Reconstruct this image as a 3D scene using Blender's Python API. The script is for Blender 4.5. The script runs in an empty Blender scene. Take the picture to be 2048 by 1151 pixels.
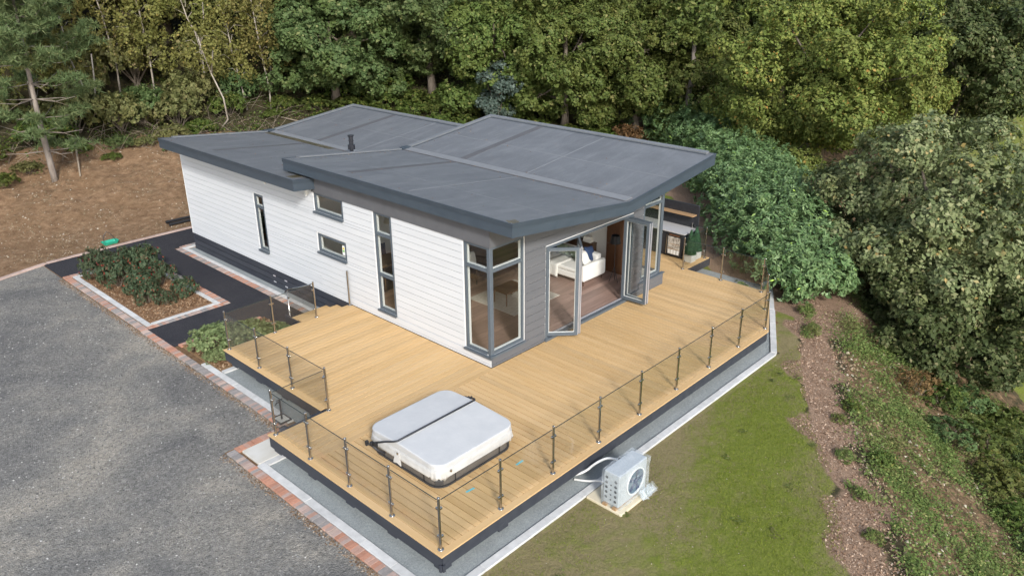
import bpy, bmesh, math, random
import numpy as np
from mathutils import Vector, Matrix

# ------------------------------------------------------------------ camera, world, sun, exposure
scene = bpy.context.scene
COL = scene.collection
cam_d = bpy.data.cameras.new('camera')
cam = bpy.data.objects.new('camera', cam_d); COL.objects.link(cam)
cam_d.sensor_width = 36.0
cam_d.lens = 36.0 * 1581.41 / 2048.0
cam_d.clip_end = 600.0
_yaw, _pit, _rol = -0.8150, 0.39591, -0.00674
_cy, _sy, _cp, _sp = math.cos(_yaw), math.sin(_yaw), math.cos(_pit), math.sin(_pit)
_f = Vector((-_sy * _cp, _cy * _cp, -_sp)); _r = Vector((_cy, _sy, 0)); _u = _r.cross(_f)
_r2 = math.cos(_rol) * _r + math.sin(_rol) * _u; _u2 = -math.sin(_rol) * _r + math.cos(_rol) * _u
_m = Matrix((( _r2.x, _u2.x, -_f.x), (_r2.y, _u2.y, -_f.y), (_r2.z, _u2.z, -_f.z))).to_4x4()
_m.translation = Vector((-12.455, -12.461, 9.533))
cam.matrix_world = _m
scene.camera = cam

SUN_TRAVEL = Vector((1.0, 1.66, -1.16)).normalized()
_el = math.asin(-SUN_TRAVEL.z)
_az = math.atan2(-SUN_TRAVEL.x, -SUN_TRAVEL.y)          # compass angle of the sun, clockwise from +y
world = bpy.data.worlds.new('World'); scene.world = world; world.use_nodes = True
wn = world.node_tree; wn.nodes.clear()
sky = wn.nodes.new('ShaderNodeTexSky'); sky.sky_type = 'NISHITA'; sky.sun_disc = False
sky.sun_elevation = _el; sky.sun_rotation = _az
sky.air_density = 1.0; sky.dust_density = 1.2; sky.ozone_density = 0.8
bg = wn.nodes.new('ShaderNodeBackground'); bg.inputs[1].default_value = 0.14
wo = wn.nodes.new('ShaderNodeOutputWorld')
hs = wn.nodes.new('ShaderNodeHueSaturation'); hs.inputs['Saturation'].default_value = 0.66      # thin cloud greys the sky
wn.links.new(sky.outputs[0], hs.inputs['Color']); wn.links.new(hs.outputs[0], bg.inputs[0]); wn.links.new(bg.outputs[0], wo.inputs[0])
sun_d = bpy.data.lights.new('sun', 'SUN'); sun_d.energy = 1.9; sun_d.angle = math.radians(7.5); sun_d.color = (1.0, 0.985, 0.955)
sun = bpy.data.objects.new('sun', sun_d); COL.objects.link(sun)
sun.rotation_euler = SUN_TRAVEL.to_track_quat('-Z', 'Y').to_euler()
scene.view_settings.view_transform = 'Standard'; scene.view_settings.look = 'None'
scene.view_settings.gamma = 1.0; scene.view_settings.use_curve_mapping = False
scene.view_settings.exposure = 0.95
scene.cycles.max_bounces = 8; scene.cycles.transparent_max_bounces = 24
scene.cycles.diffuse_bounces = 3; scene.cycles.glossy_bounces = 3
scene.cycles.use_adaptive_sampling = True; scene.cycles.adaptive_threshold = 0.02
scene.cycles.use_denoising = True
scene.cycles.caustics_reflective = False; scene.cycles.caustics_refractive = False

G = -0.62                                              # ground level below the deck boards (deck top is z = 0)
rng = random.Random(7)
nr = np.random.default_rng(11)

# ------------------------------------------------------------------ materials
def new_mat(name):
    m = bpy.data.materials.new(name); m.use_nodes = True
    nt = m.node_tree; nt.nodes.clear()
    out = nt.nodes.new('ShaderNodeOutputMaterial')
    return m, nt, out

class NT:
    def __init__(s, nt): s.nt = nt
    def n(s, t, **kw):
        x = s.nt.nodes.new(t)
        for k, v in kw.items(): setattr(x, k, v)
        return x
    def l(s, a, b): s.nt.links.new(a, b)
    def coord(s, rnd=True, scale=(1, 1, 1)):
        tc = s.n('ShaderNodeTexCoord'); mp = s.n('ShaderNodeMapping'); mp.inputs['Scale'].default_value = scale
        if rnd:
            oi = s.n('ShaderNodeObjectInfo'); ml = s.n('ShaderNodeVectorMath', operation='SCALE')
            ml.inputs[0].default_value = (37.0, 91.0, 53.0); s.l(oi.outputs['Random'], ml.inputs['Scale'])
            ad = s.n('ShaderNodeVectorMath', operation='ADD'); s.l(tc.outputs['Object'], ad.inputs[0]); s.l(ml.outputs[0], ad.inputs[1])
            s.l(ad.outputs[0], mp.inputs['Vector'])
        else:
            s.l(tc.outputs['Object'], mp.inputs['Vector'])
        return mp.outputs[0]
    def noise(s, vec, scale, detail=4.0, rough=0.55, dist=0.0):
        x = s.n('ShaderNodeTexNoise'); x.inputs['Scale'].default_value = scale; x.inputs['Detail'].default_value = detail
        x.inputs['Roughness'].default_value = rough; x.inputs['Distortion'].default_value = dist
        s.l(vec, x.inputs['Vector']); return x.outputs[0]
    def vor(s, vec, scale, out='Distance', feature='F1'):
        x = s.n('ShaderNodeTexVoronoi', feature=feature); x.inputs['Scale'].default_value = scale; s.l(vec, x.inputs['Vector']); return x.outputs[out]
    def ramp(s, fac, stops, interp='LINEAR'):
        x = s.n('ShaderNodeValToRGB'); cr = x.color_ramp; cr.interpolation = interp
        while len(cr.elements) < len(stops): cr.elements.new(0.5)
        for e, (p, c) in zip(cr.elements, stops):
            e.position = p; e.color = (c[0], c[1], c[2], 1) if hasattr(c, '__len__') else (c, c, c, 1)
        s.l(fac, x.inputs[0]); return x.outputs[0]
    def mix(s, fac, a, b, bt='MIX'):
        x = s.n('ShaderNodeMix', data_type='RGBA', blend_type=bt)
        for sock, v in ((x.inputs[0], fac), (x.inputs[6], a), (x.inputs[7], b)):
            if isinstance(v, (int, float)): sock.default_value = v
            elif hasattr(v, '__len__'): sock.default_value = (v[0], v[1], v[2], 1)
            else: s.l(v, sock)
        return x.outputs[2]
    def math(s, op, a, b=None):
        x = s.n('ShaderNodeMath', operation=op)
        for i, v in enumerate((a, b)):
            if v is None: continue
            if isinstance(v, (int, float)): x.inputs[i].default_value = v
            else: s.l(v, x.inputs[i])
        return x.outputs[0]
    def bump(s, h, strength=0.3, dist=0.02):
        x = s.n('ShaderNodeBump'); x.inputs['Strength'].default_value = strength; x.inputs['Distance'].default_value = dist
        s.l(h, x.inputs['Height']); return x.outputs[0]
    def bsdf(s, col, rough=0.6, metal=0.0, spec=0.4, normal=None):
        b = s.n('ShaderNodeBsdfPrincipled')
        if hasattr(col, '__len__'): b.inputs['Base Color'].default_value = (*col[:3], 1)
        else: s.l(col, b.inputs['Base Color'])
        if isinstance(rough, (int, float)): b.inputs['Roughness'].default_value = rough
        else: s.l(rough, b.inputs['Roughness'])
        b.inputs['Metallic'].default_value = metal; b.inputs['Specular IOR Level'].default_value = spec
        if normal is not None: s.l(normal, b.inputs['Normal'])
        return b.outputs[0]

def mk(name, c1, c2=None, scale=6.0, rough=0.6, metal=0.0, spec=0.4, bump=0.0, bscale=60.0, bdist=0.005, stretch=(1, 1, 1), objvar=0.0, detail=5.0):
    m, nt, out = new_mat(name); k = NT(nt)
    v = k.coord(True, stretch)
    col = c1 if c2 is None else k.mix(k.ramp(k.noise(v, scale, detail), [(0.3, 0.0), (0.7, 1.0)]), c1, c2)
    if objvar:
        oi = k.n('ShaderNodeObjectInfo')
        f = k.math('ADD', k.math('MULTIPLY', oi.outputs['Random'], 2 * objvar), 1 - objvar)
        hsv = k.n('ShaderNodeHueSaturation'); k.l(f, hsv.inputs['Value'])
        if hasattr(col, '__len__'): hsv.inputs['Color'].default_value = (*col[:3], 1)
        else: k.l(col, hsv.inputs['Color'])
        col = hsv.outputs[0]
    nrm = k.bump(k.noise(v, bscale, 3.0), bump, bdist) if bump else None
    nt.links.new(k.bsdf(col, rough, metal, spec, nrm), out.inputs[0])
    return m

M = {}
M['white_clad'] = mk('white_clad', (0.585, 0.598, 0.615), (0.635, 0.645, 0.655), 2.5, 0.55, bump=0.1, bscale=90, bdist=0.002, stretch=(1, 0.25, 1.5), objvar=0.015)
M['grey_clad'] = mk('grey_clad', (0.112, 0.116, 0.126), (0.13, 0.133, 0.142), 3.0, 0.55, bump=0.25, bscale=90, bdist=0.003, stretch=(0.25, 1, 1.5), objvar=0.03)
M['soffit'] = mk('soffit', (0.10, 0.102, 0.11), (0.118, 0.119, 0.127), 3.0, 0.6)
M['fascia'] = mk('fascia', (0.046, 0.062, 0.080), (0.058, 0.075, 0.094), 1.8, 0.42, stretch=(1, 1, 3))
M['fascia_cap'] = mk('fascia_cap', (0.040, 0.053, 0.068), (0.05, 0.064, 0.08), 2.5, 0.4)
M['frame'] = mk('frame', (0.085, 0.105, 0.125), (0.10, 0.12, 0.14), 4.0, 0.38)
M['white_pvc'] = mk('white_pvc', (0.74, 0.75, 0.74), None, rough=0.35)
M['skirt'] = mk('skirt', (0.030, 0.034, 0.046), (0.045, 0.05, 0.062), 5.0, 0.55, stretch=(1, 0.2, 1), objvar=0.12)
M['dark'] = mk('dark', (0.012, 0.013, 0.016), None, rough=0.8)
M['plaster'] = mk('plaster', (0.68, 0.67, 0.65), (0.71, 0.70, 0.68), 2.0, 0.8)
M['ceiling'] = mk('ceiling', (0.74, 0.74, 0.73), None, rough=0.85)
M['steel'] = mk('steel', (0.40, 0.38, 0.35), (0.50, 0.48, 0.45), 14.0, 0.14, metal=1.0)
M['alu'] = mk('alu', (0.80, 0.78, 0.82), None, rough=0.3, metal=0.6)
M['black_metal'] = mk('black_metal', (0.02, 0.021, 0.025), (0.035, 0.036, 0.042), 9.0, 0.4)
M['black_plastic'] = mk('black_plastic', (0.018, 0.018, 0.02), None, rough=0.5)
M['oak'] = mk('oak', (0.33, 0.20, 0.10), (0.42, 0.27, 0.15), 5.0, 0.5, stretch=(6, 1, 6))
M['brown_wood'] = mk('brown_wood', (0.105, 0.048, 0.024), (0.15, 0.072, 0.036), 5.0, 0.45, stretch=(5, 5, 0.6))
M['walnut'] = mk('walnut', (0.075, 0.042, 0.026), (0.11, 0.066, 0.04), 6.0, 0.5, stretch=(6, 1, 6))
M['cream'] = mk('cream', (0.76, 0.74, 0.69), (0.81, 0.79, 0.74), 9.0, 0.9, bump=0.3, bscale=160)
M['cream_throw'] = mk('cream_throw', (0.70, 0.68, 0.62), (0.80, 0.78, 0.73), 40.0, 0.95, bump=0.6, bscale=70, bdist=0.01)
M['navy'] = mk('navy', (0.016, 0.032, 0.085), (0.03, 0.055, 0.12), 12.0, 0.9)
M['green_cloth'] = mk('green_cloth', (0.10, 0.135, 0.10), (0.15, 0.18, 0.12), 9.0, 0.9)
M['paper'] = mk('paper', (0.74, 0.70, 0.62), (0.66, 0.62, 0.55), 20.0, 0.8, objvar=0.1)
M['rug'] = mk('rug', (0.50, 0.45, 0.37), (0.66, 0.61, 0.53), 14.0, 0.95, bump=0.5, bscale=90, bdist=0.01)
M['concrete'] = mk('concrete', (0.48, 0.478, 0.465), (0.63, 0.625, 0.61), 5.0, 0.85, bump=0.4, bscale=50, objvar=0.07)
M['slab'] = mk('slab', (0.52, 0.49, 0.42), (0.60, 0.585, 0.545), 2.2, 0.85, bump=0.3, bscale=60)
M['sandstone'] = mk('sandstone', (0.60, 0.52, 0.37), (0.68, 0.61, 0.46), 4.0, 0.85, bump=0.4, bscale=40)
BR = [((0.42, 0.20, 0.13), (0.48, 0.25, 0.17)), ((0.40, 0.24, 0.18), (0.46, 0.29, 0.23)), ((0.42, 0.31, 0.26), (0.48, 0.37, 0.31)),
      ((0.24, 0.22, 0.21), (0.31, 0.28, 0.26)), ((0.37, 0.27, 0.23), (0.42, 0.32, 0.28))]
for i, (a, b) in enumerate(BR): M['brick%d' % i] = mk('brick%d' % i, a, b, 18.0, 0.85, bump=0.4, bscale=80, objvar=0.13)
M['pink_kerb'] = mk('pink_kerb', (0.42, 0.30, 0.25), (0.50, 0.38, 0.33), 6.0, 0.85, bump=0.3, bscale=60, objvar=0.12)
M['vinyl'] = mk('vinyl', (0.49, 0.495, 0.495), (0.54, 0.54, 0.535), 3.0, 0.55, bump=0.25, bscale=7, bdist=0.02)
M['vinyl_skirt'] = mk('vinyl_skirt', (0.44, 0.435, 0.415), (0.53, 0.52, 0.50), 4.0, 0.6, bump=0.6, bscale=9, bdist=0.03)
M['tub_panel'] = mk('tub_panel', (0.105, 0.098, 0.09), (0.13, 0.12, 0.11), 20.0, 0.5)
M['tub_dark'] = mk('tub_dark', (0.05, 0.05, 0.052), None, rough=0.45)
M['tape'] = mk('tape', (0.10, 0.46, 0.56), (0.16, 0.55, 0.62), 20.0, 0.6)
M['pump_body'] = mk('pump_body', (0.40, 0.425, 0.44), (0.48, 0.50, 0.51), 5.0, 0.45)
M['hose'] = mk('hose', (0.70, 0.69, 0.66), (0.78, 0.77, 0.74), 14.0, 0.6, bump=0.5, bscale=50)
M['fan_blue'] = mk('fan_blue', (0.055, 0.10, 0.15), (0.085, 0.15, 0.20), 5.0, 0.3)
M['planter'] = mk('planter', (0.62, 0.64, 0.62), (0.70, 0.71, 0.70), 6.0, 0.6)
M['counter'] = mk('counter', (0.42, 0.41, 0.41), (0.50, 0.49, 0.49), 30.0, 0.35)
M['bottles'] = mk('bottles', (0.18, 0.15, 0.12), (0.62, 0.58, 0.52), 14.0, 0.4, detail=2)
M['sticker'] = mk('sticker', (0.80, 0.80, 0.78), None, rough=0.5)
M['sticker_green'] = mk('sticker_green', (0.15, 0.45, 0.10), None, rough=0.5)
M['sticker_yellow'] = mk('sticker_yellow', (0.75, 0.58, 0.05), None, rough=0.5)
M['green_plastic'] = mk('green_plastic', (0.02, 0.30, 0.19), (0.03, 0.36, 0.24), 9.0, 0.45)
M['bark'] = mk('bark', (0.12, 0.095, 0.07), (0.22, 0.18, 0.14), 7.0, 0.9, bump=0.8, bscale=25, bdist=0.03, stretch=(1, 1, 0.3))
M['pine_bark'] = mk('pine_bark', (0.17, 0.14, 0.118), (0.29, 0.25, 0.215), 6.0, 0.9, bump=0.8, bscale=22, bdist=0.03, stretch=(1, 1, 0.35))
M['birch_bark'] = mk('birch_bark', (0.20, 0.165, 0.13), (0.48, 0.43, 0.36), 2.6, 0.8, bump=0.4, bscale=30, stretch=(1, 1, 0.5))
M['dead_wood'] = mk('dead_wood', (0.17, 0.13, 0.095), (0.28, 0.235, 0.18), 9.0, 0.9)
M['stone'] = mk('stone', (0.27, 0.225, 0.175), (0.40, 0.34, 0.27), 30.0, 0.9, objvar=0.1)

def glass(name, tint, refl=1.0, ior=1.45, rough=0.0):
    m, nt, out = new_mat(name); k = NT(nt)
    tr = k.n('ShaderNodeBsdfTransparent'); tr.inputs[0].default_value = (*tint, 1)
    gl = k.n('ShaderNodeBsdfGlossy'); gl.inputs['Roughness'].default_value = rough; gl.inputs[0].default_value = (1, 1, 1, 1)
    lw = k.n('ShaderNodeLayerWeight'); lw.inputs[0].default_value = 0.5
    f0 = ((ior - 1) / (ior + 1)) ** 2
    fr = k.math('ADD', k.math('MULTIPLY', k.math('POWER', lw.outputs['Facing'], 5.0), 1 - f0), f0)
    mx = k.n('ShaderNodeMixShader'); k.l(k.math('MULTIPLY', fr, refl), mx.inputs[0]); k.l(tr.outputs[0], mx.inputs[1]); k.l(gl.outputs[0], mx.inputs[2])
    nt.links.new(mx.outputs[0], out.inputs[0]); return m
M['pane'] = glass('pane', (0.93, 0.94, 0.93), 1.0)
M['rail_glass'] = glass('rail_glass', (0.952, 0.952, 0.942), 0.9, 1.45)
M['door_glass'] = glass('door_glass', (0.96, 0.965, 0.96), 0.9)

def plastic_wrap():
    m, nt, out = new_mat('plastic_wrap'); k = NT(nt)
    v = k.coord(False)
    nz = k.noise(v, 5.0, 5.0, 0.65, 1.2)
    tr = k.n('ShaderNodeBsdfTransparent'); tr.inputs[0].default_value = (0.95, 0.97, 0.98, 1)
    pb = k.bsdf((0.68, 0.71, 0.73), 0.22, 0, 0.6, k.bump(k.noise(v, 7.0, 5.0, 0.6, 2.0), 0.5, 0.02))
    mx = k.n('ShaderNodeMixShader'); k.l(k.ramp(nz, [(0.38, 0.06), (0.70, 0.36)]), mx.inputs[0]); k.l(tr.outputs[0], mx.inputs[1]); k.l(pb, mx.inputs[2])
    nt.links.new(mx.outputs[0], out.inputs[0]); return m
M['wrap'] = plastic_wrap()

def deck_mat():
    m, nt, out = new_mat('deck_board'); k = NT(nt)
    v = k.coord(True, (0.35, 9.0, 1.0))
    g = k.ramp(k.noise(v, 3.0, 6.0, 0.6), [(0.25, 0.0), (0.75, 1.0)])
    v2 = k.coord(True, (0.5, 1.0, 1.0))
    b = k.ramp(k.noise(v2, 1.1, 3.0), [(0.3, 0.0), (0.7, 1.0)])
    col = k.mix(g, (0.52, 0.325, 0.140), (0.61, 0.405, 0.190))
    col = k.mix(k.math('MULTIPLY', b, 0.55), col, (0.61, 0.43, 0.235))
    oi = k.n('ShaderNodeObjectInfo')
    hsv = k.n('ShaderNodeHueSaturation'); k.l(col, hsv.inputs['Color'])
    k.l(k.math('ADD', k.math('MULTIPLY', oi.outputs['Random'], 0.18), 0.91), hsv.inputs['Value'])
    wv = k.n('ShaderNodeTexWave', wave_type='BANDS', bands_direction='Y'); wv.inputs['Scale'].default_value = 16.0; wv.inputs['Distortion'].default_value = 0.3
    k.l(k.coord(False), wv.inputs['Vector'])
    nt.links.new(k.bsdf(hsv.outputs[0], 0.62, 0, 0.35, k.bump(wv.outputs[1], 0.25, 0.003)), out.inputs[0]); return m
M['deck'] = deck_mat()

def plank_floor():
    m, nt, out = new_mat('floor_plank'); k = NT(nt)
    v = k.coord(True, (0.6, 8.0, 1.0))
    g = k.ramp(k.noise(v, 3.0, 6.0, 0.6), [(0.25, 0.0), (0.75, 1.0)])
    col = k.mix(g, (0.24, 0.155, 0.122), (0.36, 0.245, 0.20))
    oi = k.n('ShaderNodeObjectInfo'); hsv = k.n('ShaderNodeHueSaturation'); k.l(col, hsv.inputs['Color'])
    k.l(k.math('ADD', k.math('MULTIPLY', oi.outputs['Random'], 0.4), 0.8), hsv.inputs['Value'])
    nt.links.new(k.bsdf(hsv.outputs[0], 0.4, 0, 0.4), out.inputs[0]); return m
M['plank'] = plank_floor()

def roof_mat():
    m, nt, out = new_mat('roof_membrane'); k = NT(nt)
    v = k.coord(False)
    streak = k.noise(k.coord(False, (0.25, 1.6, 1.0)), 2.2, 7.0, 0.68, 0.6)
    blot = k.noise(v, 0.55, 5.0, 0.6, 0.4)
    col = k.mix(k.ramp(blot, [(0.3, 0.0), (0.72, 1.0)]), (0.112, 0.117, 0.124), (0.148, 0.153, 0.159))
    col = k.mix(k.math('MULTIPLY', k.ramp(streak, [(0.50, 0.0), (0.75, 1.0)]), 0.35), col, (0.275, 0.278, 0.28))
    fine = k.noise(k.coord(False, (0.8, 6.0, 1.0)), 9.0, 5.0, 0.75)
    col = k.mix(k.math('MULTIPLY', k.ramp(fine, [(0.56, 0.0), (0.74, 1.0)]), 0.5), col, (0.30, 0.305, 0.31))
    nt.links.new(k.bsdf(col, k.ramp(blot, [(0.3, 0.62), (0.7, 0.45)]), 0, 0.4, k.bump(k.noise(v, 2.0, 5.0), 0.25, 0.03)), out.inputs[0]); return m
M['roof'] = roof_mat()
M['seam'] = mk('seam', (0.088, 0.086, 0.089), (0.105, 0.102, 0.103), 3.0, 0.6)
M['seam_pale'] = mk('seam_pale', (0.175, 0.18, 0.186), (0.205, 0.209, 0.214), 6.0, 0.55)
M['upstand'] = mk('upstand', (0.15, 0.157, 0.165), (0.18, 0.186, 0.192), 3.0, 0.5)
M['glass_edge'] = mk('glass_edge', (0.03, 0.04, 0.036), None, rough=0.2)
M['moss'] = mk('moss', (0.05, 0.04, 0.02), (0.12, 0.10, 0.06), 5.0, 0.35, bump=0.5, bscale=30)

def gravel(name, cols, sc, patch, patchcols, bump=0.7):
    m, nt, out = new_mat(name); k = NT(nt)
    v = k.coord(False)
    cell = k.vor(v, sc, 'Color'); sep = k.n('ShaderNodeSeparateColor'); k.l(cell, sep.inputs[0])
    c = k.ramp(sep.outputs[0], cols)
    c = k.mix(0.6, c, k.ramp(k.noise(v, sc * 0.45, 6.0, 0.75), [(0.3, cols[0][1]), (0.7, cols[-1][1])]))
    p1 = k.ramp(k.noise(v, patch, 6.0, 0.62, 0.5), patchcols)
    c = k.mix(1.0, c, p1, 'MULTIPLY')
    d = k.vor(v, sc)
    h = k.math('ADD', d, k.noise(v, sc * 0.3, 4.0))
    nt.links.new(k.bsdf(c, 0.9, 0, 0.3, k.bump(h, bump, 0.03)), out.inputs[0]); return m
M['drive'] = gravel('drive', [(0.0, (0.080, 0.076, 0.069)), (0.45, (0.146, 0.140, 0.128)), (0.8, (0.22, 0.21, 0.192)), (1.0, (0.38, 0.36, 0.325))], 32.0, 0.36,
                    [(0.36, (0.66, 0.67, 0.70)), (0.46, (0.90, 0.90, 0.90)), (0.54, (1.10, 1.08, 1.04)), (0.64, (1.42, 1.35, 1.24))])
M['fine_gravel'] = gravel('fine_gravel', [(0.0, (0.20, 0.222, 0.225)), (0.5, (0.28, 0.305, 0.305)), (1.0, (0.40, 0.425, 0.42))], 60.0, 0.9,
                          [(0.3, (0.9, 0.9, 0.9)), (0.7, (1.12, 1.12, 1.12))], 0.4)
M['tarmac'] = gravel('tarmac', [(0.0, (0.018, 0.018, 0.023)), (0.6, (0.028, 0.028, 0.034)), (1.0, (0.05, 0.05, 0.056))], 55.0, 0.8,
                     [(0.3, (0.85, 0.85, 0.9)), (0.72, (1.3, 1.25, 1.2))], 0.5)

def terrain_mat():
    m, nt, out = new_mat('terrain'); k = NT(nt)
    v = k.coord(False)
    at = k.n('ShaderNodeAttribute'); at.attribute_name = 'zone'
    sep = k.n('ShaderNodeSeparateColor'); k.l(at.outputs['Color'], sep.inputs[0])
    big = k.noise(v, 0.42, 5.0, 0.6, 0.3); med = k.noise(v, 3.5, 6.0, 0.68); fine = k.noise(v, 22.0, 6.0, 0.75); vfine = k.noise(v, 70.0, 3.0, 0.7)
    forest = k.mix(k.ramp(med, [(0.3, 0.0), (0.7, 1.0)]), (0.030, 0.034, 0.014), (0.075, 0.055, 0.030))
    dirt = k.ramp(med, [(0.34, (0.12, 0.066, 0.035)), (0.5, (0.21, 0.124, 0.068)), (0.66, (0.31, 0.20, 0.118))])
    dirt = k.mix(k.ramp(fine, [(0.45, 0.0), (0.75, 0.75)]), dirt, (0.34, 0.24, 0.145))
    dirt = k.mix(k.ramp(k.vor(v, 9.0), [(0.05, 1.0), (0.14, 0.0)]), dirt, (0.36, 0.28, 0.19))
    dirt = k.mix(k.ramp(big, [(0.4, 0.0), (0.75, 0.55)]), dirt, (0.15, 0.09, 0.046))
    grass = k.ramp(fine, [(0.2, (0.085, 0.115, 0.015)), (0.5, (0.145, 0.172, 0.026)), (0.8, (0.22, 0.23, 0.05))])
    grass = k.mix(k.math('MULTIPLY', k.ramp(vfine, [(0.4, 0.0), (0.7, 1.0)]), 0.5), grass, (0.17, 0.195, 0.04))
    bare = k.ramp(fine, [(0.3, (0.175, 0.142, 0.066)), (0.7, (0.265, 0.215, 0.115))])
    at2 = k.n('ShaderNodeAttribute'); at2.attribute_name = 'cover'
    thin = k.math('ADD', k.math('ADD', k.math('MULTIPLY', big, 0.68), k.math('MULTIPLY', at2.outputs['Fac'], 0.34)), k.math('MULTIPLY', k.math('SUBTRACT', med, 0.5), 0.75))
    lawn = k.mix(k.ramp(thin, [(0.34, 0.95), (0.66, 0.0)]), grass, bare)
    mulch = k.ramp(k.noise(v, 30.0, 5.0, 0.8), [(0.25, (0.12, 0.072, 0.045)), (0.5, (0.26, 0.172, 0.115)), (0.75, (0.42, 0.30, 0.21))])
    wob = k.math('MULTIPLY', k.math('SUBTRACT', med, 0.5), 0.7)
    def fac(ch): return k.ramp(k.math('ADD', ch, wob), [(0.38, 0.0), (0.62, 1.0)])
    c = k.mix(fac(sep.outputs[2]), forest, dirt)
    c = k.mix(fac(sep.outputs[0]), c, lawn)
    c = k.mix(fac(sep.outputs[1]), c, mulch)
    h = k.math('ADD', k.math('MULTIPLY', med, 0.8), k.math('ADD', k.math('MULTIPLY', fine, 0.35), k.math('MULTIPLY', vfine, 0.12)))
    nt.links.new(k.bsdf(c, 0.95, 0, 0.2, k.bump(h, 0.8, 0.08)), out.inputs[0]); return m
M['terrain'] = terrain_mat()

def leaf_mat(name, cols, trans=0.2, rough=0.6, spec=0.2, patch=0.35, patchcol=None, pscale=0.5, squeeze=0.6, gain=1.22):
    """cols: ramp stops read by a per-leaf random number; broad noise adds patches of another leaf colour."""
    m, nt, out = new_mat(name); k = NT(nt)
    ge = k.n('ShaderNodeNewGeometry')
    mid = cols[min(1, len(cols) - 1)][1]
    cols = [(p, tuple((m_ + (c_ - m_) * (squeeze if p < 1.0 else 1.0)) * gain for c_, m_ in zip(c, mid))) for p, c in cols]
    c = k.ramp(ge.outputs['Random Per Island'], cols)
    v = k.coord(True)
    if patchcol is not None:
        c = k.mix(k.math('MULTIPLY', k.ramp(k.noise(v, pscale, 4.0, 0.6), [(0.5, 0.0), (0.68, 1.0)]), patch), c, patchcol)
    oi = k.n('ShaderNodeObjectInfo'); hsv = k.n('ShaderNodeHueSaturation'); k.l(c, hsv.inputs['Color'])
    k.l(k.math('ADD', k.math('MULTIPLY', oi.outputs['Random'], 0.035), 0.4825), hsv.inputs['Hue']); hsv.inputs['Saturation'].default_value = 1.06
    k.l(k.math('ADD', k.math('MULTIPLY', oi.outputs['Random'], 0.25), 0.88), hsv.inputs['Value'])
    c = hsv.outputs[0]
    p = k.bsdf(c, rough, 0, spec)
    t = k.n('ShaderNodeBsdfTranslucent'); k.l(k.mix(0.5, c, k.mix(1.0, c, (1.0, 1.0, 0.45), 'MULTIPLY')), t.inputs[0])
    mx = k.n('ShaderNodeMixShader'); mx.inputs[0].default_value = trans; k.l(p, mx.inputs[1]); k.l(t.outputs[0], mx.inputs[2])
    nt.links.new(mx.outputs[0], out.inputs[0]); return m
M['leaf_dark'] = leaf_mat('leaf_dark', [(0.0, (0.036, 0.060, 0.022)), (0.5, (0.066, 0.098, 0.036)), (0.9, (0.11, 0.14, 0.06)), (1.0, (0.17, 0.18, 0.08))], patch=0.5, patchcol=(0.10, 0.13, 0.035), gain=1.25)
M['leaf_mid'] = leaf_mat('leaf_mid', [(0.0, (0.050, 0.070, 0.020)), (0.5, (0.088, 0.115, 0.032)), (0.9, (0.15, 0.165, 0.05)), (1.0, (0.21, 0.19, 0.08))], patch=0.5, patchcol=(0.13, 0.13, 0.034), gain=1.12)
M['leaf_yellow'] = leaf_mat('leaf_yellow', [(0.0, (0.060, 0.080, 0.018)), (0.45, (0.096, 0.124, 0.033)), (0.85, (0.175, 0.185, 0.055)), (0.97, (0.25, 0.225, 0.07)), (1.0, (0.22, 0.12, 0.04))], patch=0.4, patchcol=(0.15, 0.145, 0.045), pscale=0.4, gain=1.55)
M['leaf_grey'] = leaf_mat('leaf_grey', [(0.0, (0.060, 0.078, 0.030)), (0.45, (0.112, 0.130, 0.060)), (0.85, (0.20, 0.205, 0.108)), (0.97, (0.28, 0.27, 0.16)), (1.0, (0.30, 0.19, 0.08))], patch=0.45, patchcol=(0.16, 0.165, 0.06), gain=1.42)
M['leaf_oakdark'] = leaf_mat('leaf_oakdark', [(0.0, (0.034, 0.052, 0.018)), (0.5, (0.060, 0.086, 0.032)), (0.9, (0.12, 0.14, 0.06)), (1.0, (0.20, 0.19, 0.10))], patch=0.4, patchcol=(0.10, 0.115, 0.04), gain=1.15)
M['leaf_birch'] = leaf_mat('leaf_birch', [(0.0, (0.11, 0.115, 0.036)), (0.5, (0.175, 0.175, 0.058)), (0.9, (0.26, 0.245, 0.09)), (1.0, (0.33, 0.26, 0.10))], trans=0.35, patch=0.5, patchcol=(0.15, 0.155, 0.05))
M['leaf_olive'] = leaf_mat('leaf_olive', [(0.0, (0.058, 0.066, 0.024)), (0.5, (0.108, 0.115, 0.044)), (0.9, (0.175, 0.17, 0.075)), (1.0, (0.22, 0.18, 0.09))], patch=0.5, patchcol=(0.15, 0.115, 0.05))
M['leaf_laurel'] = leaf_mat('leaf_laurel', [(0.0, (0.050, 0.098, 0.030)), (0.5, (0.092, 0.134, 0.060)), (0.9, (0.165, 0.22, 0.10)), (0.985, (0.22, 0.28, 0.13)), (1.0, (0.28, 0.38, 0.07))], trans=0.15, rough=0.42, spec=0.3, patch=0.2, patchcol=(0.11, 0.17, 0.06), gain=1.6)
M['leaf_ivy'] = leaf_mat('leaf_ivy', [(0.0, (0.035, 0.058, 0.014)), (0.5, (0.070, 0.098, 0.024)), (0.9, (0.12, 0.145, 0.042)), (1.0, (0.22, 0.19, 0.06))], patch=0.6, patchcol=(0.055, 0.06, 0.022))
M['leaf_weed'] = leaf_mat('leaf_weed', [(0.0, (0.060, 0.085, 0.024)), (0.5, (0.105, 0.138, 0.042)), (0.9, (0.17, 0.195, 0.065)), (1.0, (0.25, 0.22, 0.10))], patch=0.7, patchcol=(0.16, 0.145, 0.06), pscale=0.8)
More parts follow.
